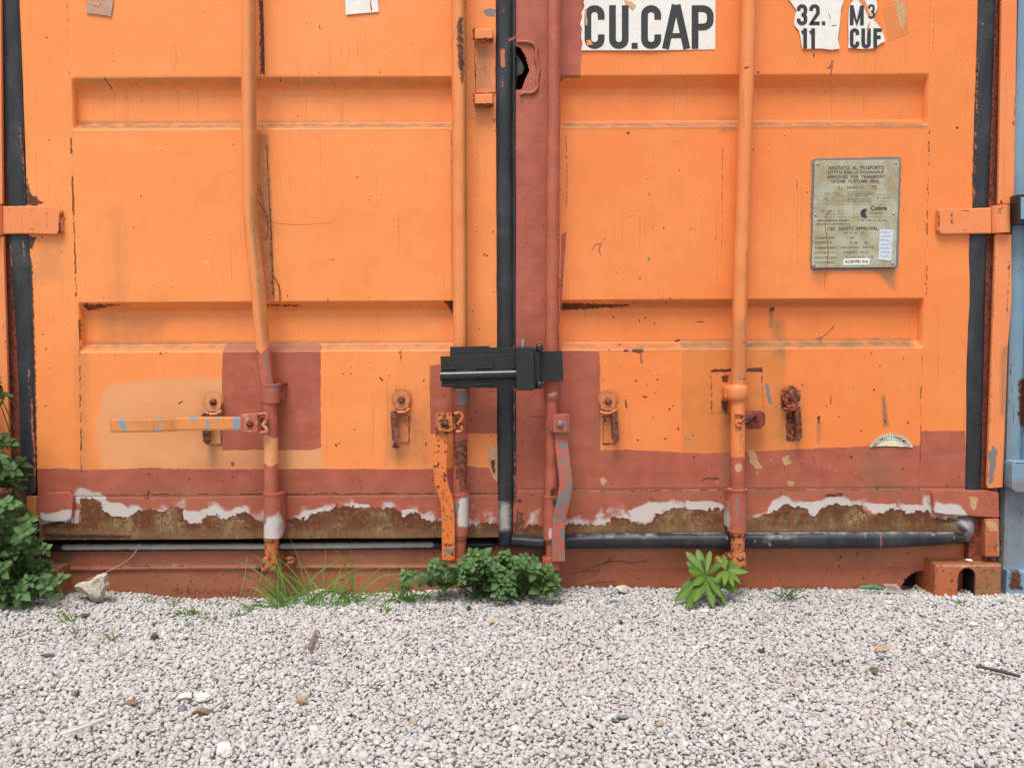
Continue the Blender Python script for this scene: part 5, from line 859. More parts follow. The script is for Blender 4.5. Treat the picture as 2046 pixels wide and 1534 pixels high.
m = MB(); idx = np.arange(GX.size).reshape(GX.shape); m.add(np.stack([GX, GY, GZ], -1).reshape(-1, 3).tolist(), [tuple(int(v) for v in f) for f in np.stack([idx[:-1, :-1], idx[:-1, 1:], idx[1:, 1:], idx[1:, :-1]], -1).reshape(-1, 4)], 0, True)
tag(m.build('ground', M_GROUND, recalc=False), kind='structure')

def ico(sub):
    bm = bmesh.new(); bmesh.ops.create_icosphere(bm, subdivisions=sub, radius=1); v = np.array([tuple(x.co) for x in bm.verts]); f = np.array([[x.index for x in p.verts] for p in bm.faces]); bm.free(); return v, f
IV, IF = ico(2)       # 42 verts, 80 faces
protos = []
for k in range(28):
    r = np.random.default_rng(100+k); v = IV.copy(); ax = np.array([1, r.uniform(.65, .95), r.uniform(.45, .75)])
    for _ in range(5):      # knock flat facets off, as crushed stone has
        d = r.normal(size=3); d /= np.linalg.norm(d); h = r.uniform(.48, .8); pr_ = v@d; v = v-np.clip(pr_-h, 0, None)[:, None]*d
    v += r.normal(size=v.shape)*.035; protos.append(v*ax)
def stones(x0, x1, y0, y1, sp, rmean, dz):
    nx, ny = int((x1-x0)/sp), int((y1-y0)/sp); X, Y = np.meshgrid(np.arange(nx)*sp+x0, np.arange(ny)*sp+y0); X = X+(np.arange(ny)[:, None] % 2)*sp*.5
    X = (X+RNG.uniform(-.42, .42, X.shape)*sp).ravel(); Y = (Y+RNG.uniform(-.42, .42, Y.shape)*sp).ravel()
    cut = ~((Y > SILLY-.004) & (X > XLO) & (X < W(1845, 1180, 0).x)) & ~((Y > -.03) & (X > cx0) & (X < cx1) & (np.abs(X-W(1932, 1150, yf).x) > .02)) & ~((Y > -.01) & (X > BX)) & ~((Y > -.03) & (X < -cx0) & (X > -cx1))
    X, Y = X[cut], Y[cut]; n = len(X); R = rmean*np.exp(RNG.normal(0, .28, n)); R = np.clip(R, rmean*.45, rmean*1.9); Z = gh(X, Y)+dz+RNG.uniform(-.28, .28, n)*rmean+R*.1
    return X, Y, Z, R
parts = [stones(-1.6, 1.6, -1.05, .06, .0081, .0049, -.0025), stones(-1.6, 1.6, -1.05, .04, .0102, .0050, .001), stones(-1.6, 1.6, -1.05, .04, .06, .0068, .0025)]
X, Y, Z, Rr = [np.concatenate(a) for a in zip(*parts)]; n = len(X); NV = len(IV)
th = RNG.uniform(0, 2*np.pi, n); ang = np.stack([np.cos(th/2), RNG.normal(0, .26, n), RNG.normal(0, .26, n), np.sin(th/2)], 1); ang[:, :] /= np.linalg.norm(ang, axis=1)[:, None]; a, b, c, d = ang.T
ROT = np.stack([a*a+b*b-c*c-d*d, 2*(b*c-a*d), 2*(b*d+a*c), 2*(b*c+a*d), a*a-b*b+c*c-d*d, 2*(c*d-a*b), 2*(b*d-a*c), 2*(c*d+a*b), a*a-b*b-c*c+d*d], -1).reshape(n, 3, 3)
PR = np.stack(protos)[RNG.integers(0, len(protos), n)]
co = np.einsum('nij,nvj->nvi', ROT, PR)*Rr[:, None, None]; co += np.stack([X, Y, Z], -1)[:, None, :]; co = co.reshape(-1, 3).astype(np.float32)
fi = (IF[None]+(np.arange(n)*NV)[:, None, None]).reshape(-1, 3).astype(np.int32)
me = bpy.data.meshes.new('gravel'); me.vertices.add(len(co)); me.vertices.foreach_set('co', co.ravel()); me.loops.add(fi.size); me.loops.foreach_set('vertex_index', fi.ravel()); me.polygons.add(len(fi)); me.polygons.foreach_set('loop_start', np.arange(0, fi.size, 3, dtype=np.int32)); me.polygons.foreach_set('loop_total', np.full(len(fi), 3, np.int32)); me.update(calc_edges=True)
tn = RNG.random(n); at = me.attributes.new('tone', 'FLOAT', 'POINT'); at.data.foreach_set('value', np.repeat(tn, NV).astype(np.float32)); h2 = RNG.random(n); at = me.attributes.new('hue', 'FLOAT', 'POINT'); at.data.foreach_set('value', np.repeat(h2, NV).astype(np.float32))
q = NT('crushed_limestone'); t = q.attr('tone'); c = q.mix(t, (0.47, 0.455, 0.447), (0.60, 0.587, 0.58)); hh = q.attr('hue')
c = q.mix(q.math('MULTIPLY', q.step(hh, .80, .88), .45), c, (0.46, 0.36, 0.31)); c = q.mix(q.math('MULTIPLY', q.step(hh, .982, .985), .7), c, (0.40, 0.28, 0.15)); c = q.mix(q.math('MULTIPLY', q.step(hh, .993, .994), .85), c, (0.14, 0.14, 0.15)); c = q.mix(q.math('MULTIPLY', q.math('SUBTRACT', 1, q.step(hh, .025, .03)), .8), c, (0.74, 0.72, 0.69))
c = q.mix(q.math('MULTIPLY', q.step(q.noise(300, 4), .5, .7), .3), c, (0.30, 0.26, 0.23)); c = q.mix(q.math('MULTIPLY', q.step(q.noise(2.2, 5), .45, .7), .22), c, (0.36, 0.31, 0.27))
c = q.mix(q.math('MULTIPLY', q.step(q.noise(7, 6, rough=.7), .50, .70), .30), c, (0.33, 0.285, 0.25)); c = q.mix(.05, c, (0.20, 0.17, 0.15)); q.put(q.b.inputs['Base Color'], c); q.b.inputs['Roughness'].default_value = .85; q.put(q.b.inputs['Normal'], q.n('ShaderNodeBump', {'Strength': .35, 'Distance': .0015, 'Height': q.noise(500, 4)}).outputs[0])
me.materials.append(q.m); go = bpy.data.objects.new('gravel', me); COL.objects.link(go); tag(go, 'pale crushed limestone gravel in front of the containers', 'gravel', kind='stuff')
# ================================================================== plants
M_PEL = leafmat('pellitory_leaf', (0.018, 0.052, 0.022), (0.095, 0.185, 0.05), .5); M_STEM = simple('green_brown_stem', (0.16, 0.10, 0.06), (0.10, 0.13, 0.04), 60, rough=.6)
M_BROAD = leafmat('broad_bright_leaf', (0.035, 0.095, 0.02), (0.13, 0.22, 0.035), .5); M_GRASS = leafmat('grass_blade', (0.09, 0.20, 0.04), (0.20, 0.34, 0.08)); M_DRY = simple('dry_stalk', (0.45, 0.34, 0.22), (0.30, 0.2, 0.12), 80, rough=.8)
class Leaves:
    def __init__(s): s.m = MB(); s.t = []; s.vn = []
    def leaf(s, p, d, nrm, ln, wd, tone, droop=.25, fold=.18, shape=((0, .08), (.12, .62), (.32, 1.0), (.56, .95), (.8, .58), (.93, .24), (1, 0))):
        d = d.normalized(); side = d.cross(nrm).normalized(); nrm = side.cross(d).normalized(); vs = []; k = len(shape)
        for t, w_ in shape:
            c = p+d*ln*t+nrm*(-droop*ln*t*t); h = wd*.5*w_
            vs += [c-side*h+nrm*fold*h, c, c+side*h+nrm*fold*h]
        fs = []
        for i in range(k-1): fs += [(i*3, i*3+1, i*3+4, i*3+3), (i*3+1, i*3+2, i*3+5, i*3+4)]
        s.m.add(vs, fs, 0, True); s.t += [tone]*len(vs); s.vn += [0, 1, 0]*k
    def blade(s, p, d, ln, wd, tone, bend=.5, seg=8, tw=0):
        d = d.normalized(); side = d.cross(Vector((random.uniform(-.4, .4), -1, random.uniform(-.2, .2)))).normalized(); vs = []; c = Vector(p); dd = Vector(d)
        for i in range(seg+1):
            t = i/seg; h = wd*.5*(1-t**2.2)*(.6+.4*min(1, t*5)); vs += [c-side*h, c+Vector((0, .0006, 0)), c+side*h]
            c = c+dd*ln/seg; dd = (dd+Vector((d.x*.25, d.y*.1, -1))*bend/seg*(.4+1.6*t)).normalized()
            g_ = float(gh(c.x, c.y))+.004
            if c.z < g_: c.z = g_; dd.z = max(dd.z, 0)
        fs = []
        for i in range(seg): fs += [(i*3, i*3+1, i*3+4, i*3+3), (i*3+1, i*3+2, i*3+5, i*3+4)]
        s.m.add(vs, fs, 0, True); s.t += [tone]*len(vs); s.vn += [0, 1, 0]*(seg+1)
    def build(s, name, mat, parent): return s.m.build(name, mat, parent, recalc=False, att={'tone': s.t, 'vein': s.vn})
def rv(a=1): return Vector((random.uniform(-a, a), random.uniform(-a, a), random.uniform(-a, a)))
def inpoly(u, v, pts): return sd_poly(np.array([u], float), np.array([v], float), pts)[0] > 0
def samp(pts, n, mind):
    a = np.array(pts); out = []; tries = 0
    while len(out) < n and tries < n*60:
        tries += 1; u = random.uniform(a[:, 0].min(), a[:, 0].max()); v = random.uniform(a[:, 1].min(), a[:, 1].max())
        if inpoly(u, v, pts) and all((u-x)**2+(v-y)**2 > mind**2 for x, y in out): out.append((u, v))
    return out
def rosette(lv, tip, td, L_, n=7, tone=.5, up=.15):
    td = td.normalized(); a0 = random.uniform(0, 6.28); x = td.orthogonal().normalized(); y = td.cross(x)
    for i in range(n):
        ring_ = i/n; a = a0+i*2.4; r = x*math.cos(a)+y*math.sin(a); ll = L_*(.45+.6*ring_)*random.uniform(.85, 1.15)
        lv.leaf(tip+r*.002-td*ring_*.012, r+td*(.75-.85*ring_)+rv(.15), td+rv(.2), ll, ll*random.uniform(.68, .82), min(1, max(0, tone+.4*(1-ring_)+random.uniform(-.3, .3))), droop=.18+.2*ring_)
def leafy(name, label, cat, base, polys, L_, org, depth, mat=None, seed=1, tone=.35, group=None):
    random.seed(seed); root = empty(name, base, label, cat, group); lv = Leaves(); st = MB()
    for pts, n, mind in polys:
        cu, cv = np.mean([p[0] for p in pts]), np.mean([p[1] for p in pts])
        for (u, v) in samp(pts, n, mind):
            y = -random.uniform(*depth)
            tip = W(u, v, y); gz = float(gh(tip.x, tip.y))+.008
            if tip.z < gz: tip.z = gz+random.uniform(0, .01)
            o_ = Vector((org[0]+random.uniform(-org[2], org[2]), -.015-random.uniform(0, .03), 0)); o_.z = float(gh(o_.x, o_.y)); 
            if tip.z-o_.z > .25: o_ = Vector((tip.x+random.uniform(-.05, .02), -.02, tip.z-random.uniform(.06, .16)))
            mid = o_.lerp(tip, .5)+Vector((0, -.01, .03)); path = [o_.lerp(mid, t).lerp(mid.lerp(tip, t), t) for t in (0, .2, .4, .6, .8, 1)]
            st.tube(path, [.0016, .0015, .0013, .0012, .001, .0008], 5)
            td = Vector(((u-cu)*.004+random.uniform(-.4, .4), -.75+random.uniform(-.3, .3), .75+random.uniform(-.3, .3)))
            front = (-y-depth[0])/(depth[1]-depth[0]+1e-6); rosette(lv, tip, td, L_*random.uniform(.6, 1.25), random.randint(7, 9), tone+.1*front)
            for t in (3, 4):
                for s_ in (-1, 1): pp = path[t]; lv.leaf(pp, rv(.6)+Vector((s_*.8, -.4, -.1)), Vector((0, -.6, .8))+rv(.3), L_*random.uniform(.8, 1.15), L_*random.uniform(.5, .7), max(0, tone-.25+random.uniform(-.1, .1)))
    lv.build('foliage', mat or M_PEL, root); st.build('stem', M_STEM, root, recalc=False); return root
leafy('pellitory_plant', 'bushy dark green pellitory growing between the gravel and the centre of the sill', 'plant', G(1010, 1185), [([(925, 1118), (945, 1100), (975, 1108), (1000, 1105), (1040, 1100), (1072, 1110), (1100, 1128), (1118, 1150), (1105, 1172), (1085, 1188), (1050, 1175), (1000, 1184), (950, 1188), (925, 1170), (912, 1145)], 40, 14), ([(748, 1168), (785, 1145), (800, 1130), (818, 1126), (830, 1145), (812, 1165), (780, 1172)], 3, 15), ([(858, 1120), (872, 1112), (885, 1135), (892, 1160), (872, 1156)], 7, 11)], .026, (W(1000, 1180).x, 0, .07), (.05, .15), seed=4)
leafy('pellitory_plant', 'tall dark green pellitory climbing the left corner post from the gravel', 'plant', G(30, 1230), [([(-140, 1000), (0, 1000), (40, 1004), (60, 1040), (84, 1085), (112, 1125), (126, 1160), (92, 1194), (50, 1208), (30, 1228), (-140, 1250)], 96, 14), ([(-60, 845), (0, 862), (28, 885), (45, 930), (42, 950), (20, 966), (-60, 970)], 22, 14), ([(-60, 750), (0, 752), (8, 765), (-2, 790), (-60, 820)], 7, 13)], .029, (W(0, 1180).x, 0, .12), (.05, .20), seed=9)
# broadleaf weed by rod 4
random.seed(3); root = empty('broadleaf_weed', G(1425, 1205), 'bright green broad leaved weed in front of the right hand rod foot', 'plant'); lv = Leaves(); st = MB()
OB = ((0, .14), (.18, .45), (.4, .8), (.62, 1.0), (.8, .9), (.92, .55), (1, .08))
def leaf_to(c, u, v, y, wd, tone, shape=OB, droop=.12):
    e = W(u, v, y); g_ = float(gh(e.x, e.y))+.006; e.z = max(e.z, g_); d = e-c; wd *= random.uniform(1.0, 1.35); tone = min(1, max(0, tone+random.uniform(-.3, .3))); lv.leaf(c, d+Vector((0, 0, droop*d.length*.6)), Vector((random.uniform(-.3, .3), -.8, .6)), d.length, wd, tone, droop=droop, shape=shape)
c = W(1410, 1148, -.075); c.z = max(c.z, .03); st.tube([G(1415, 1195, 0)+Vector((0, 0, 0)), c], .003, 7)
for u, v, y, w_, tn_ in ((1370, 1102, -.05, .017, .7), (1392, 1096, -.04, .016, .45), (1420, 1098, -.03, .014, .6), (1378, 1140, -.10, .024, .35), (1354, 1202, -.14, .018, .5), (1378, 1214, -.18, .024, .3), (1391, 1200, -.17, .018, .55), (1425, 1208, -.17, .020, .4), (1450, 1205, -.15, .020, .35), (1476, 1183, -.12, .022, .5), (1362, 1185, -.10, .022, .65), (1405, 1122, -.12, .013, .95), (1440, 1126, -.1, .014, .8), (1390, 1168, -.14, .018, .5), (1372, 1122, -.06, .020, .2), (1440, 1190, -.16, .018, .3)): leaf_to(c, u, v, y, w_, tn_)
c = W(1452, 1140, -.085); st.tube([G(1432, 1195, 0), c], .0025, 7); LA = ((0, .15), (.25, .8), (.5, 1.0), (.75, .65), (1, 0))
for u, v, y, w_, tn_ in ((1432, 1110, -.06, .012, .8), (1447, 1104, -.05, .012, .6), (1472, 1112, -.05, .013, .5), (1497, 1144, -.09, .013, .95), (1480, 1165, -.13, .013, .7), (1465, 1172, -.14, .013, .9), (1447, 1168, -.15, .013, .75), (1430, 1158, -.13, .012, .9), (1485, 1130, -.07, .012, .4), (1458, 1122, -.11, .009, 1)): leaf_to(c, u, v, y, w_, tn_, LA)
lv.build('foliage', M_BROAD, root); st.build('stem', M_STEM, root, recalc=False)
# grass: every tuft is an object of its own
def grass(label, u, v, n, ln, sp, wd, lean, seed, bend=(.6, 2.2), spread=1.0):
    random.seed(seed); lv = Leaves(); b = G(u, v, 0)
    for _ in range(n):
        p = b+Vector((random.uniform(-sp, sp), random.uniform(-sp*.5, sp*.5), 0)); p.z = float(gh(p.x, p.y)); a = random.uniform(-spread, spread)+lean
        lv.blade(p, Vector((math.sin(a), random.uniform(-.55, .15), math.cos(a)*1.1+.15)), ln*random.uniform(.4, 1.2), wd*random.uniform(.7, 1.2), random.random(), random.uniform(*bend), seg=12)
    o = lv.m.build('grass_tuft', M_GRASS, None, recalc=False, att={'tone': lv.t, 'vein': lv.vn}, origin=b); return tag(o, label, 'grass', 'grass growing along the foot of the container')
for a_ in (('large arching grass tuft in front of the foot of the bent rod', 592, 1200, 36, .18, .045, .0042, .15, 1), ('low grass wisp reaching left from the large arching tuft', 552, 1204, 14, .11, .025, .0036, -.6, 2), ('grass tuft between the large arching tuft and the spreading one', 648, 1203, 12, .15, .026, .0042, .5, 3),
           ('thin grass wisp between the tuft beside the large one and the spreading one', 682, 1206, 9, .13, .02, .003, .2, 31), ('fine grass wisp arching right just before the centre pellitory', 822, 1198, 9, .12, .02, .0032, -.3, 32), ('spreading grass tuft left of the centre pellitory', 718, 1200, 17, .16, .035, .0042, .1, 4), ('grass tuft leaning right into the centre pellitory', 778, 1196, 11, .15, .022, .0046, .8, 5), ('short green tuft on the gravel below the spreading grass tuft', 765, 1222, 9, .055, .02, .003, 0, 6), ('low grass mat under the left edge of the centre pellitory', 850, 1196, 16, .07, .035, .004, .1, 7),
           ('thin yellowish sprig between the leafy corner plant and the large stone', 140, 1240, 10, .085, .012, .0026, .1, 8), ('short sprig just right of the thin yellowish sprig', 153, 1258, 6, .045, .01, .0024, .3, 9), ('stray blades left of the large jagged stone', 126, 1205, 5, .10, .01, .0025, -.2, 10),
           ('tiny upright sprig on open gravel nearest the black chip', 226, 1272, 8, .05, .006, .0026, 0, 11), ('tiniest green shoot left of the upright sprig', 198, 1290, 6, .022, .006, .002, 0, 12),
           ('left one of two low fresh green clumps below the dipped sill', 364, 1222, 18, .030, .012, .003, 0, 13), ('right one of two low fresh green clumps below the dipped sill', 391, 1221, 20, .032, .012, .003, 0, 14), ('low green shoots in front of the two fresh green clumps', 374, 1244, 12, .020, .012, .002, 0, 15), ('small green wisp right of the two fresh green clumps', 412, 1230, 7, .03, .01, .002, .3, 16),
           ('sparse blades at the sill nearest the large jagged stone', 298, 1196, 8, .05, .018, .002, 0, 17), ('sparse blades at the sill between stone and bent rod', 345, 1200, 7, .055, .018, .002, .2, 18), ('upright sprig on the gravel left of the bent rod', 472, 1228, 10, .05, .014, .0027, .1, 19), ('sparse blades touching the sill just left of the bent rod', 502, 1214, 8, .07, .02, .0024, 0, 20), ('sparse blades at the sill above the small green wisp', 432, 1200, 8, .04, .025, .002, 0, 21),
           ('small green sprout in front of the corner casting hole', 1922, 1207, 6, .020, .004, .005, 0, 22), ('tiny green shoot left of the sprout by the corner casting', 1866, 1214, 5, .012, .006, .003, 0, 23)): grass(*a_)
random.seed(12); root = empty('feathery_weed', G(1560, 1200), 'small feathery weed to the right of the bright broad leaved weed', 'plant'); lv = Leaves()
for _ in range(18):
    p = G(random.uniform(1545, 1590), random.uniform(1192, 1204), 0); p.z = float(gh(p.x, p.y))+.004; d = Vector((random.uniform(-1, 1), random.uniform(-.4, .1), random.uniform(.3, 1))).normalized()
    for j in range(9): lv.leaf(p+d*.0045*j, d+rv(.9), rv(1)+Vector((0, -1, .5)), .007, .0028, .2+random.random()*.4)
lv.build('foliage', M_PEL, root)
for k, (u, v, lab) in enumerate(((490, 1150, 'dry pale stalk leaning on the sill just left of the bent rod foot'), (272, 1092, 'long dry bent stalk rising over the sill from the large stone'))):
    m = MB(); pts = smoothpath([(478, 1195), (486, 1165), (491, 1140), (494, 1112)] if k == 0 else [(172, 1158), (205, 1146), (240, 1128), (265, 1110), (279, 1086)], 4); m.tube([W(a, b, -.03) for a, b in pts], .0011, 6)
    if k == 0: m.tube([W(a, b, -.035) for a, b in smoothpath([(505, 1195), (515, 1170), (522, 1150), (524, 1120)], 4)], .0012, 6)
    tag(m.build('dry_stalk', M_DRY), lab, 'stalk')
m = MB()
for pts in ([(1140, 1148), (1180, 1135), (1225, 1120), (1262, 1124), (1300, 1118)], [(1160, 1142), (1200, 1140)], [(1150, 1172), (1190, 1164), (1240, 1160)], [(1205, 1127), (1222, 1116)]): m.tube([W(a, b, .022) for a, b in smoothpath(pts, 4)], .0010, 6)
tag(m.build('dry_twig', M_HWR), 'spindly brown twigs lying against the orange sill right of the centre plant', 'twig')

# ================================================================== stones and litter on the gravel
def rockmesh(size, seed, sub=4, rough_=.16, cuts=9, sharpk=.5):
    v, f = ico(sub); r = np.random.default_rng(seed)
    for _ in range(cuts): d = r.normal(size=3); d /= np.linalg.norm(d); h = r.uniform(.5, .85); v = v-np.clip(v@d-h, 0, None)[:, None]*d*.92
    v = np.array([(Vector(p)*(1+rough_*mn.fractal(Vector(p)*2.2+Vector((seed*3.1, 0, 0)), .8, 2.2, 4))) for p in v]); return v*np.array(size), f
def rock(name, label, cat, u, v, size, mat, seed, lift=.4, rot=0, group=None, z=None, **k):
    c = G(u, v, 0); c.z = float(gh(c.x, c.y))+size[2]*lift+.0055 if z is None else z
    vs, f = rockmesh(size, seed, **k); cr, sr = math.cos(rot), math.sin(rot); vs = np.stack([vs[:, 0]*cr-vs[:, 1]*sr, vs[:, 0]*sr+vs[:, 1]*cr, vs[:, 2]], -1)+np.array(c)
    m = MB(); m.add(vs.tolist(), [tuple(int(i) for i in t) for t in f], 0, False); return tag(m.build(name, mat, recalc=False), label, cat, group)
M_LIME = simple('pale_limestone', (0.62, 0.57, 0.49), (0.44, 0.38, 0.30), 45, rough=.9, bump=.8, bscale=220); M_WHITE = simple('white_stone', (0.82, 0.80, 0.72), (0.70, 0.66, 0.56), 50, rough=.85, bump=.5)
M_CHAR = simple('black_chip', (0.035, 0.036, 0.04), (0.07, 0.07, 0.075), 90, rough=.6, bump=.5); M_SLATE = simple('blue_grey_slate', (0.20, 0.23, 0.28), (0.13, 0.14, 0.17), 60, rough=.7, bump=.4)
M_TAN = simple('tan_stone', (0.52, 0.36, 0.18), (0.40, 0.28, 0.16), 60, rough=.85, bump=.4); M_BROWN = simple('brown_stone', (0.24, 0.16, 0.10), (0.14, 0.10, 0.07), 60, rough=.85, bump=.5); M_WOOD = simple('weathered_wood', (0.30, 0.22, 0.16), (0.18, 0.12, 0.08), 120, rough=.85, bump=.5); M_TWIG = simple('dark_twig_bark', (0.09, 0.075, 0.07), (0.05, 0.04, 0.04), 100, rough=.8, bump=.5)
# the big jagged stone
pts = [(150, 1171), (158, 1164), (178, 1162), (190, 1152), (206, 1143), (214, 1146), (214, 1158), (218, 1168), (210, 1180), (206, 1196), (194, 1204), (182, 1198), (170, 1186), (156, 1178)]
bm = bmesh.new()
for k_, y in ((.80, -.050), (1.0, -.065), (1.0, -.085), (.72, -.108)):
    cu, cv = 186, 1174
    for j, (u, v) in enumerate(pts): p = W(cu+(u-cu)*k_, cv+(v-cv)*k_, y); bm.verts.new(p)
bm.verts.ensure_lookup_table(); n_ = len(pts)
for r_ in range(3):
    for i in range(n_): bm.faces.new([bm.verts[r_*n_+i], bm.verts[r_*n_+(i+1) % n_], bm.verts[(r_+1)*n_+(i+1) % n_], bm.verts[(r_+1)*n_+i]])
bm.faces.new([bm.verts[i] for i in range(n_)][::-1]); bm.faces.new([bm.verts[3*n_+i] for i in range(n_)])
bmesh.ops.triangulate(bm, faces=bm.faces); bmesh.ops.subdivide_edges(bm, edges=bm.edges, cuts=3, use_grid_fill=True); bmesh.ops.recalc_face_normals(bm, faces=bm.faces)
for v in bm.verts: v.co += v.normal*(.0035*mn.fractal(v.co*60, .8, 2.1, 4)+.002*mn.noise(v.co*25))
m = MB(); m.addbm(bm, 0, False); tag(m.build('jagged_stone', M_LIME), 'large pale jagged stone resting against the left part of the sill', 'stone')
W_ = 'white stones lying on the gravel'; D_ = 'dark chips lying on the gravel'
rock('white_stone', 'chalky white lump, the biggest and brightest, in the left gravel', 'stone', 402, 1399, (.017, .014, .009), M_WHITE, 1, group=W_)
rock('white_stone', 'flat creamy white stone touching the left side of the chalky lump', 'stone', 372, 1396, (.014, .008, .006), M_WHITE, 2, group=W_)
rock('white_stone', 'upright white stone at the bottom edge below the chalky lump', 'stone', 450, 1508, (.013, .012, .015), M_WHITE, 3, group=W_)
rock('white_stone', 'left one of a touching pair of small round white pebbles', 'stone', 361, 1271, (.006, .006, .005), M_WHITE, 4, group=W_); rock('white_stone', 'right one of a touching pair of small round white pebbles', 'stone', 373, 1272, (.006, .006, .005), M_WHITE, 5, group=W_)
rock('white_stone', 'small bright white stone just below the broad leaved weed', 'stone', 1407, 1223, (.010, .007, .005), M_WHITE, 6, group=W_)
rock('white_stone', 'small white stone alone on the right gravel below the casting', 'stone', 1946, 1251, (.008, .006, .005), M_WHITE, 7, group=W_)
rock('white_stone', 'small white stone on the right gravel left of the one below the casting', 'stone', 1880, 1242, (.006, .006, .005), M_WHITE, 17, group=W_)
rock('pale_stone', 'flat white stone lying on top of the corner casting', 'stone', 1935, 1113, (.009, .008, .004), M_WHITE, 8, z=zc+.003); bpy.data.objects['pale_stone'].location.y = .0; bpy.data.objects['pale_stone'].location.x = W(1936, 1113, 0).x
rock('cream_stone', 'angular cream stone against the sill right of the centre plant', 'stone', 1243, 1184, (.017, .012, .012), M_LIME, 9)
rock('tan_stone', 'yellow tan stone on the gravel below the wooden splinter', 'stone', 603, 1404, (.010, .009, .008), M_TAN, 10); rock('tan_stone', 'small tan stone on the gravel below the centre plant', 'stone', 980, 1247, (.008, .006, .005), M_TAN, 11); rock('tan_stone', 'small orange tan stone under the right half of the centre plant', 'stone', 1052, 1196, (.007, .005, .005), M_TAN, 12)
rock('brown_stone', 'flat brown stone under the chalky white lump', 'stone', 407, 1425, (.016, .008, .006), M_BROWN, 13); rock('brown_stone', 'mossy grey brown stone left of the flat brown one', 'stone', 264, 1412, (.012, .008, .006), M_BROWN, 14); rock('brown_stone', 'brown stone on the right gravel near the yellow leaf', 'stone', 1747, 1342, (.010, .008, .006), M_BROWN, 15)
rock('slate_chip', 'blue grey slate chip left of the flat brown stone', 'chip', 363, 1420, (.009, .008, .006), M_SLATE, 16, group=D_); rock('slate_chip', 'blue grey slate chip right of the wooden splinter', 'chip', 626, 1327, (.010, .006, .005), M_SLATE, 18, group=D_); rock('slate_chip', 'slate chip below the yellow leaf', 'chip', 1762, 1316, (.014, .006, .003), M_SLATE, 19, group=D_)
rock('slate_chip', 'slate chip in the middle gravel between plant and photo centre', 'chip', 863, 1301, (.010, .006, .004), M_SLATE, 20, group=D_); rock('slate_chip', 'slate chip right of the cream stone near the sill', 'chip', 1226, 1203, (.012, .005, .004), M_SLATE, 21, group=D_); rock('slate_chip', 'thin slate chip near the bottom below the photo centre', 'chip', 1245, 1443, (.012, .004, .003), M_SLATE, 22, group=D_)
rock('black_chip', 'wide flat black chip at the far left of the gravel', 'chip', 98, 1310, (.017, .008, .003), M_CHAR, 23, group=D_); rock('black_chip', 'lumpy black chip below the large jagged stone', 'chip', 171, 1231, (.010, .008, .006), M_CHAR, 24, group=D_); rock('black_chip', 'lumpy black chip left of the pair of white pebbles', 'chip', 310, 1270, (.009, .007, .007), M_CHAR, 25, group=D_)
rock('black_chip', 'dark grey chip just below the left half of the centre plant', 'chip', 938, 1220, (.007, .006, .006), M_CHAR, 26, group=D_); rock('black_chip', 'dark chip below the cream stone', 'chip', 1241, 1248, (.006, .007, .006), M_CHAR, 27, group=D_); rock('black_chip', 'dark chip on the right gravel above the yellow leaf', 'chip', 1519, 1302, (.009, .006, .004), M_CHAR, 28, group=D_)
def gp(u, v, dz): p = G(u, v, 0); p.z = float(gh(p.x, p.y))+dz+.001; return p
m = MB(); m.tube([gp(619, 1308, .012), gp(625, 1290, .013), gp(632, 1270, .014)], [.0035, .005, .003], 5); tag(m.build('wood_splinter', M_WOOD), 'flat brown wooden splinter lying on the gravel below the grass tuft', 'splinter')
m = MB(); m.tube([gp(1950, 1342, .012), gp(1975, 1347, .013), gp(2005, 1353, .012), gp(2038, 1361, .011)], [.0022, .003, .0035, .0032], 8); tag(m.build('dark_twig', M_TWIG), 'straight dark twig at the right edge of the gravel', 'twig')
m = MB(); pth = [gp(120, 1485, .012), gp(150, 1478, .013), gp(190, 1462, .013), (gp(225, 1445, .013)), gp(243, 1431, .012)]; m.tube(pth, [.0015, .0028, .0030, .0022, .001], 8, flat=.35); tag(m.build('white_strip', M_WHITE), 'thin curved white plastic strip on the lower left gravel', 'strip')
def litter_leaf(label, u, v, ln, wd, ang, mat, cat='leaf', name='dry_leaf'):
    lv = Leaves(); p = gp(u, v, .014); lv.leaf(p-Vector((math.cos(ang), math.sin(ang), 0))*ln/2, Vector((math.cos(ang), math.sin(ang), .05)), Vector((0, -.3, 1)), ln, wd, .5, droop=.15, fold=.35); o = lv.m.build(name, mat, recalc=False); tag(o, label, cat)
    md = o.modifiers.new('thick', 'SOLIDIFY'); md.thickness = .0007; return o
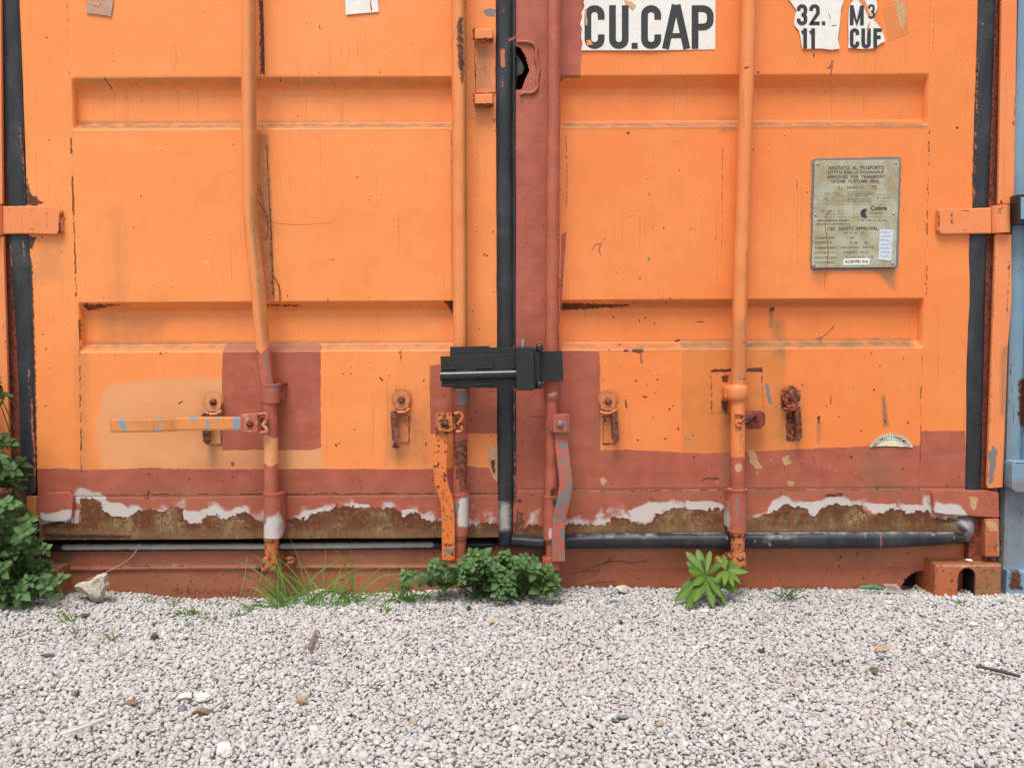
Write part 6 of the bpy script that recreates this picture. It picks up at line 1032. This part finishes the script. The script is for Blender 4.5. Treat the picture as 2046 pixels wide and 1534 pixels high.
litter_leaf('curled yellow tan leaf on the right gravel', 1762, 1303, .036, .014, .25, M_TAN); litter_leaf('pale grey pointed leaf on the lower left gravel', 292, 1466, .034, .009, .3, simple('grey_dry_leaf', (.52, .48, .44)))
litter_leaf('dark brown leaf under the centre plant', 998, 1212, .032, .008, -.5, M_BROWN)
m = MB(); P_ = [gp(1716, 1180, .016), gp(1745, 1183, .018), gp(1775, 1186, .012)]; m.tube([Vector((p.x, -.02+i*.002, max(p.z, W(1740, 1180, -.02).z))) for i, p in enumerate(P_)], [.003, .0065, .004], 10, flat=.6); tag(m.build('green_plastic_scrap', simple('green_plastic', (0.05, 0.22, 0.12), (0.09, 0.28, 0.17), 50, rough=.3, bump=.1)), 'dark green plastic scrap lying along the foot of the right sill', 'litter')
m = MB(); m.slab([(1764, 1166), (1792, 1167), (1806, 1182), (1776, 1182)], -.02, -.018, .0003); m.slab([(1772, 1171), (1790, 1172), (1790, 1173.5), (1772, 1172.5)], -.0206, -.0202, 0, 1); m.slab([(1775, 1175.5), (1792, 1176), (1793, 1177.5), (1776, 1177)], -.0206, -.0202, 0, 1); tag(m.build('card_scrap', [simple('pink_grey_card', (.52, .42, .40), (.42, .34, .32)), M_BROWN]), 'pinkish grey card scrap beside the green plastic', 'litter')
m = MB(); m.tube([W(1806, 1179, -.02), W(1818, 1182, -.02), W(1830, 1168, -.018), W(1843, 1180, -.02)], .0014, 6, flat=.5); tag(m.build('bent_strip', M_DRY), 'bent tan strip in front of the sill hole', 'litter')
m = MB(); bb = smoothpath([(610, 1192), (625, 1184), (645, 1180), (665, 1182)], 4); m.tube([W(a, b, -.045) for a, b in bb], [.002+.003*math.sin(math.pi*i/(len(bb)-1)) for i in range(len(bb))], 8, flat=.3); tag(m.build('paper_scrap', M_WHITE), 'white crumpled paper strip behind the big grass tuft', 'litter')
for u, v, lab in ((712, 1307, 'tiny mint green plastic bit on the middle gravel'), (1892, 1321, 'tiny green plastic bit on the right gravel')):
    m = MB(); p = gp(u, v, .013); m.box((p.x-.004, p.y-.003, p.z), (p.x+.004, p.y+.004, p.z+.0015), .0004); tag(m.build('plastic_bit', simple('mint_plastic', (.25, .62, .36), rough=.4)), lab, 'litter')
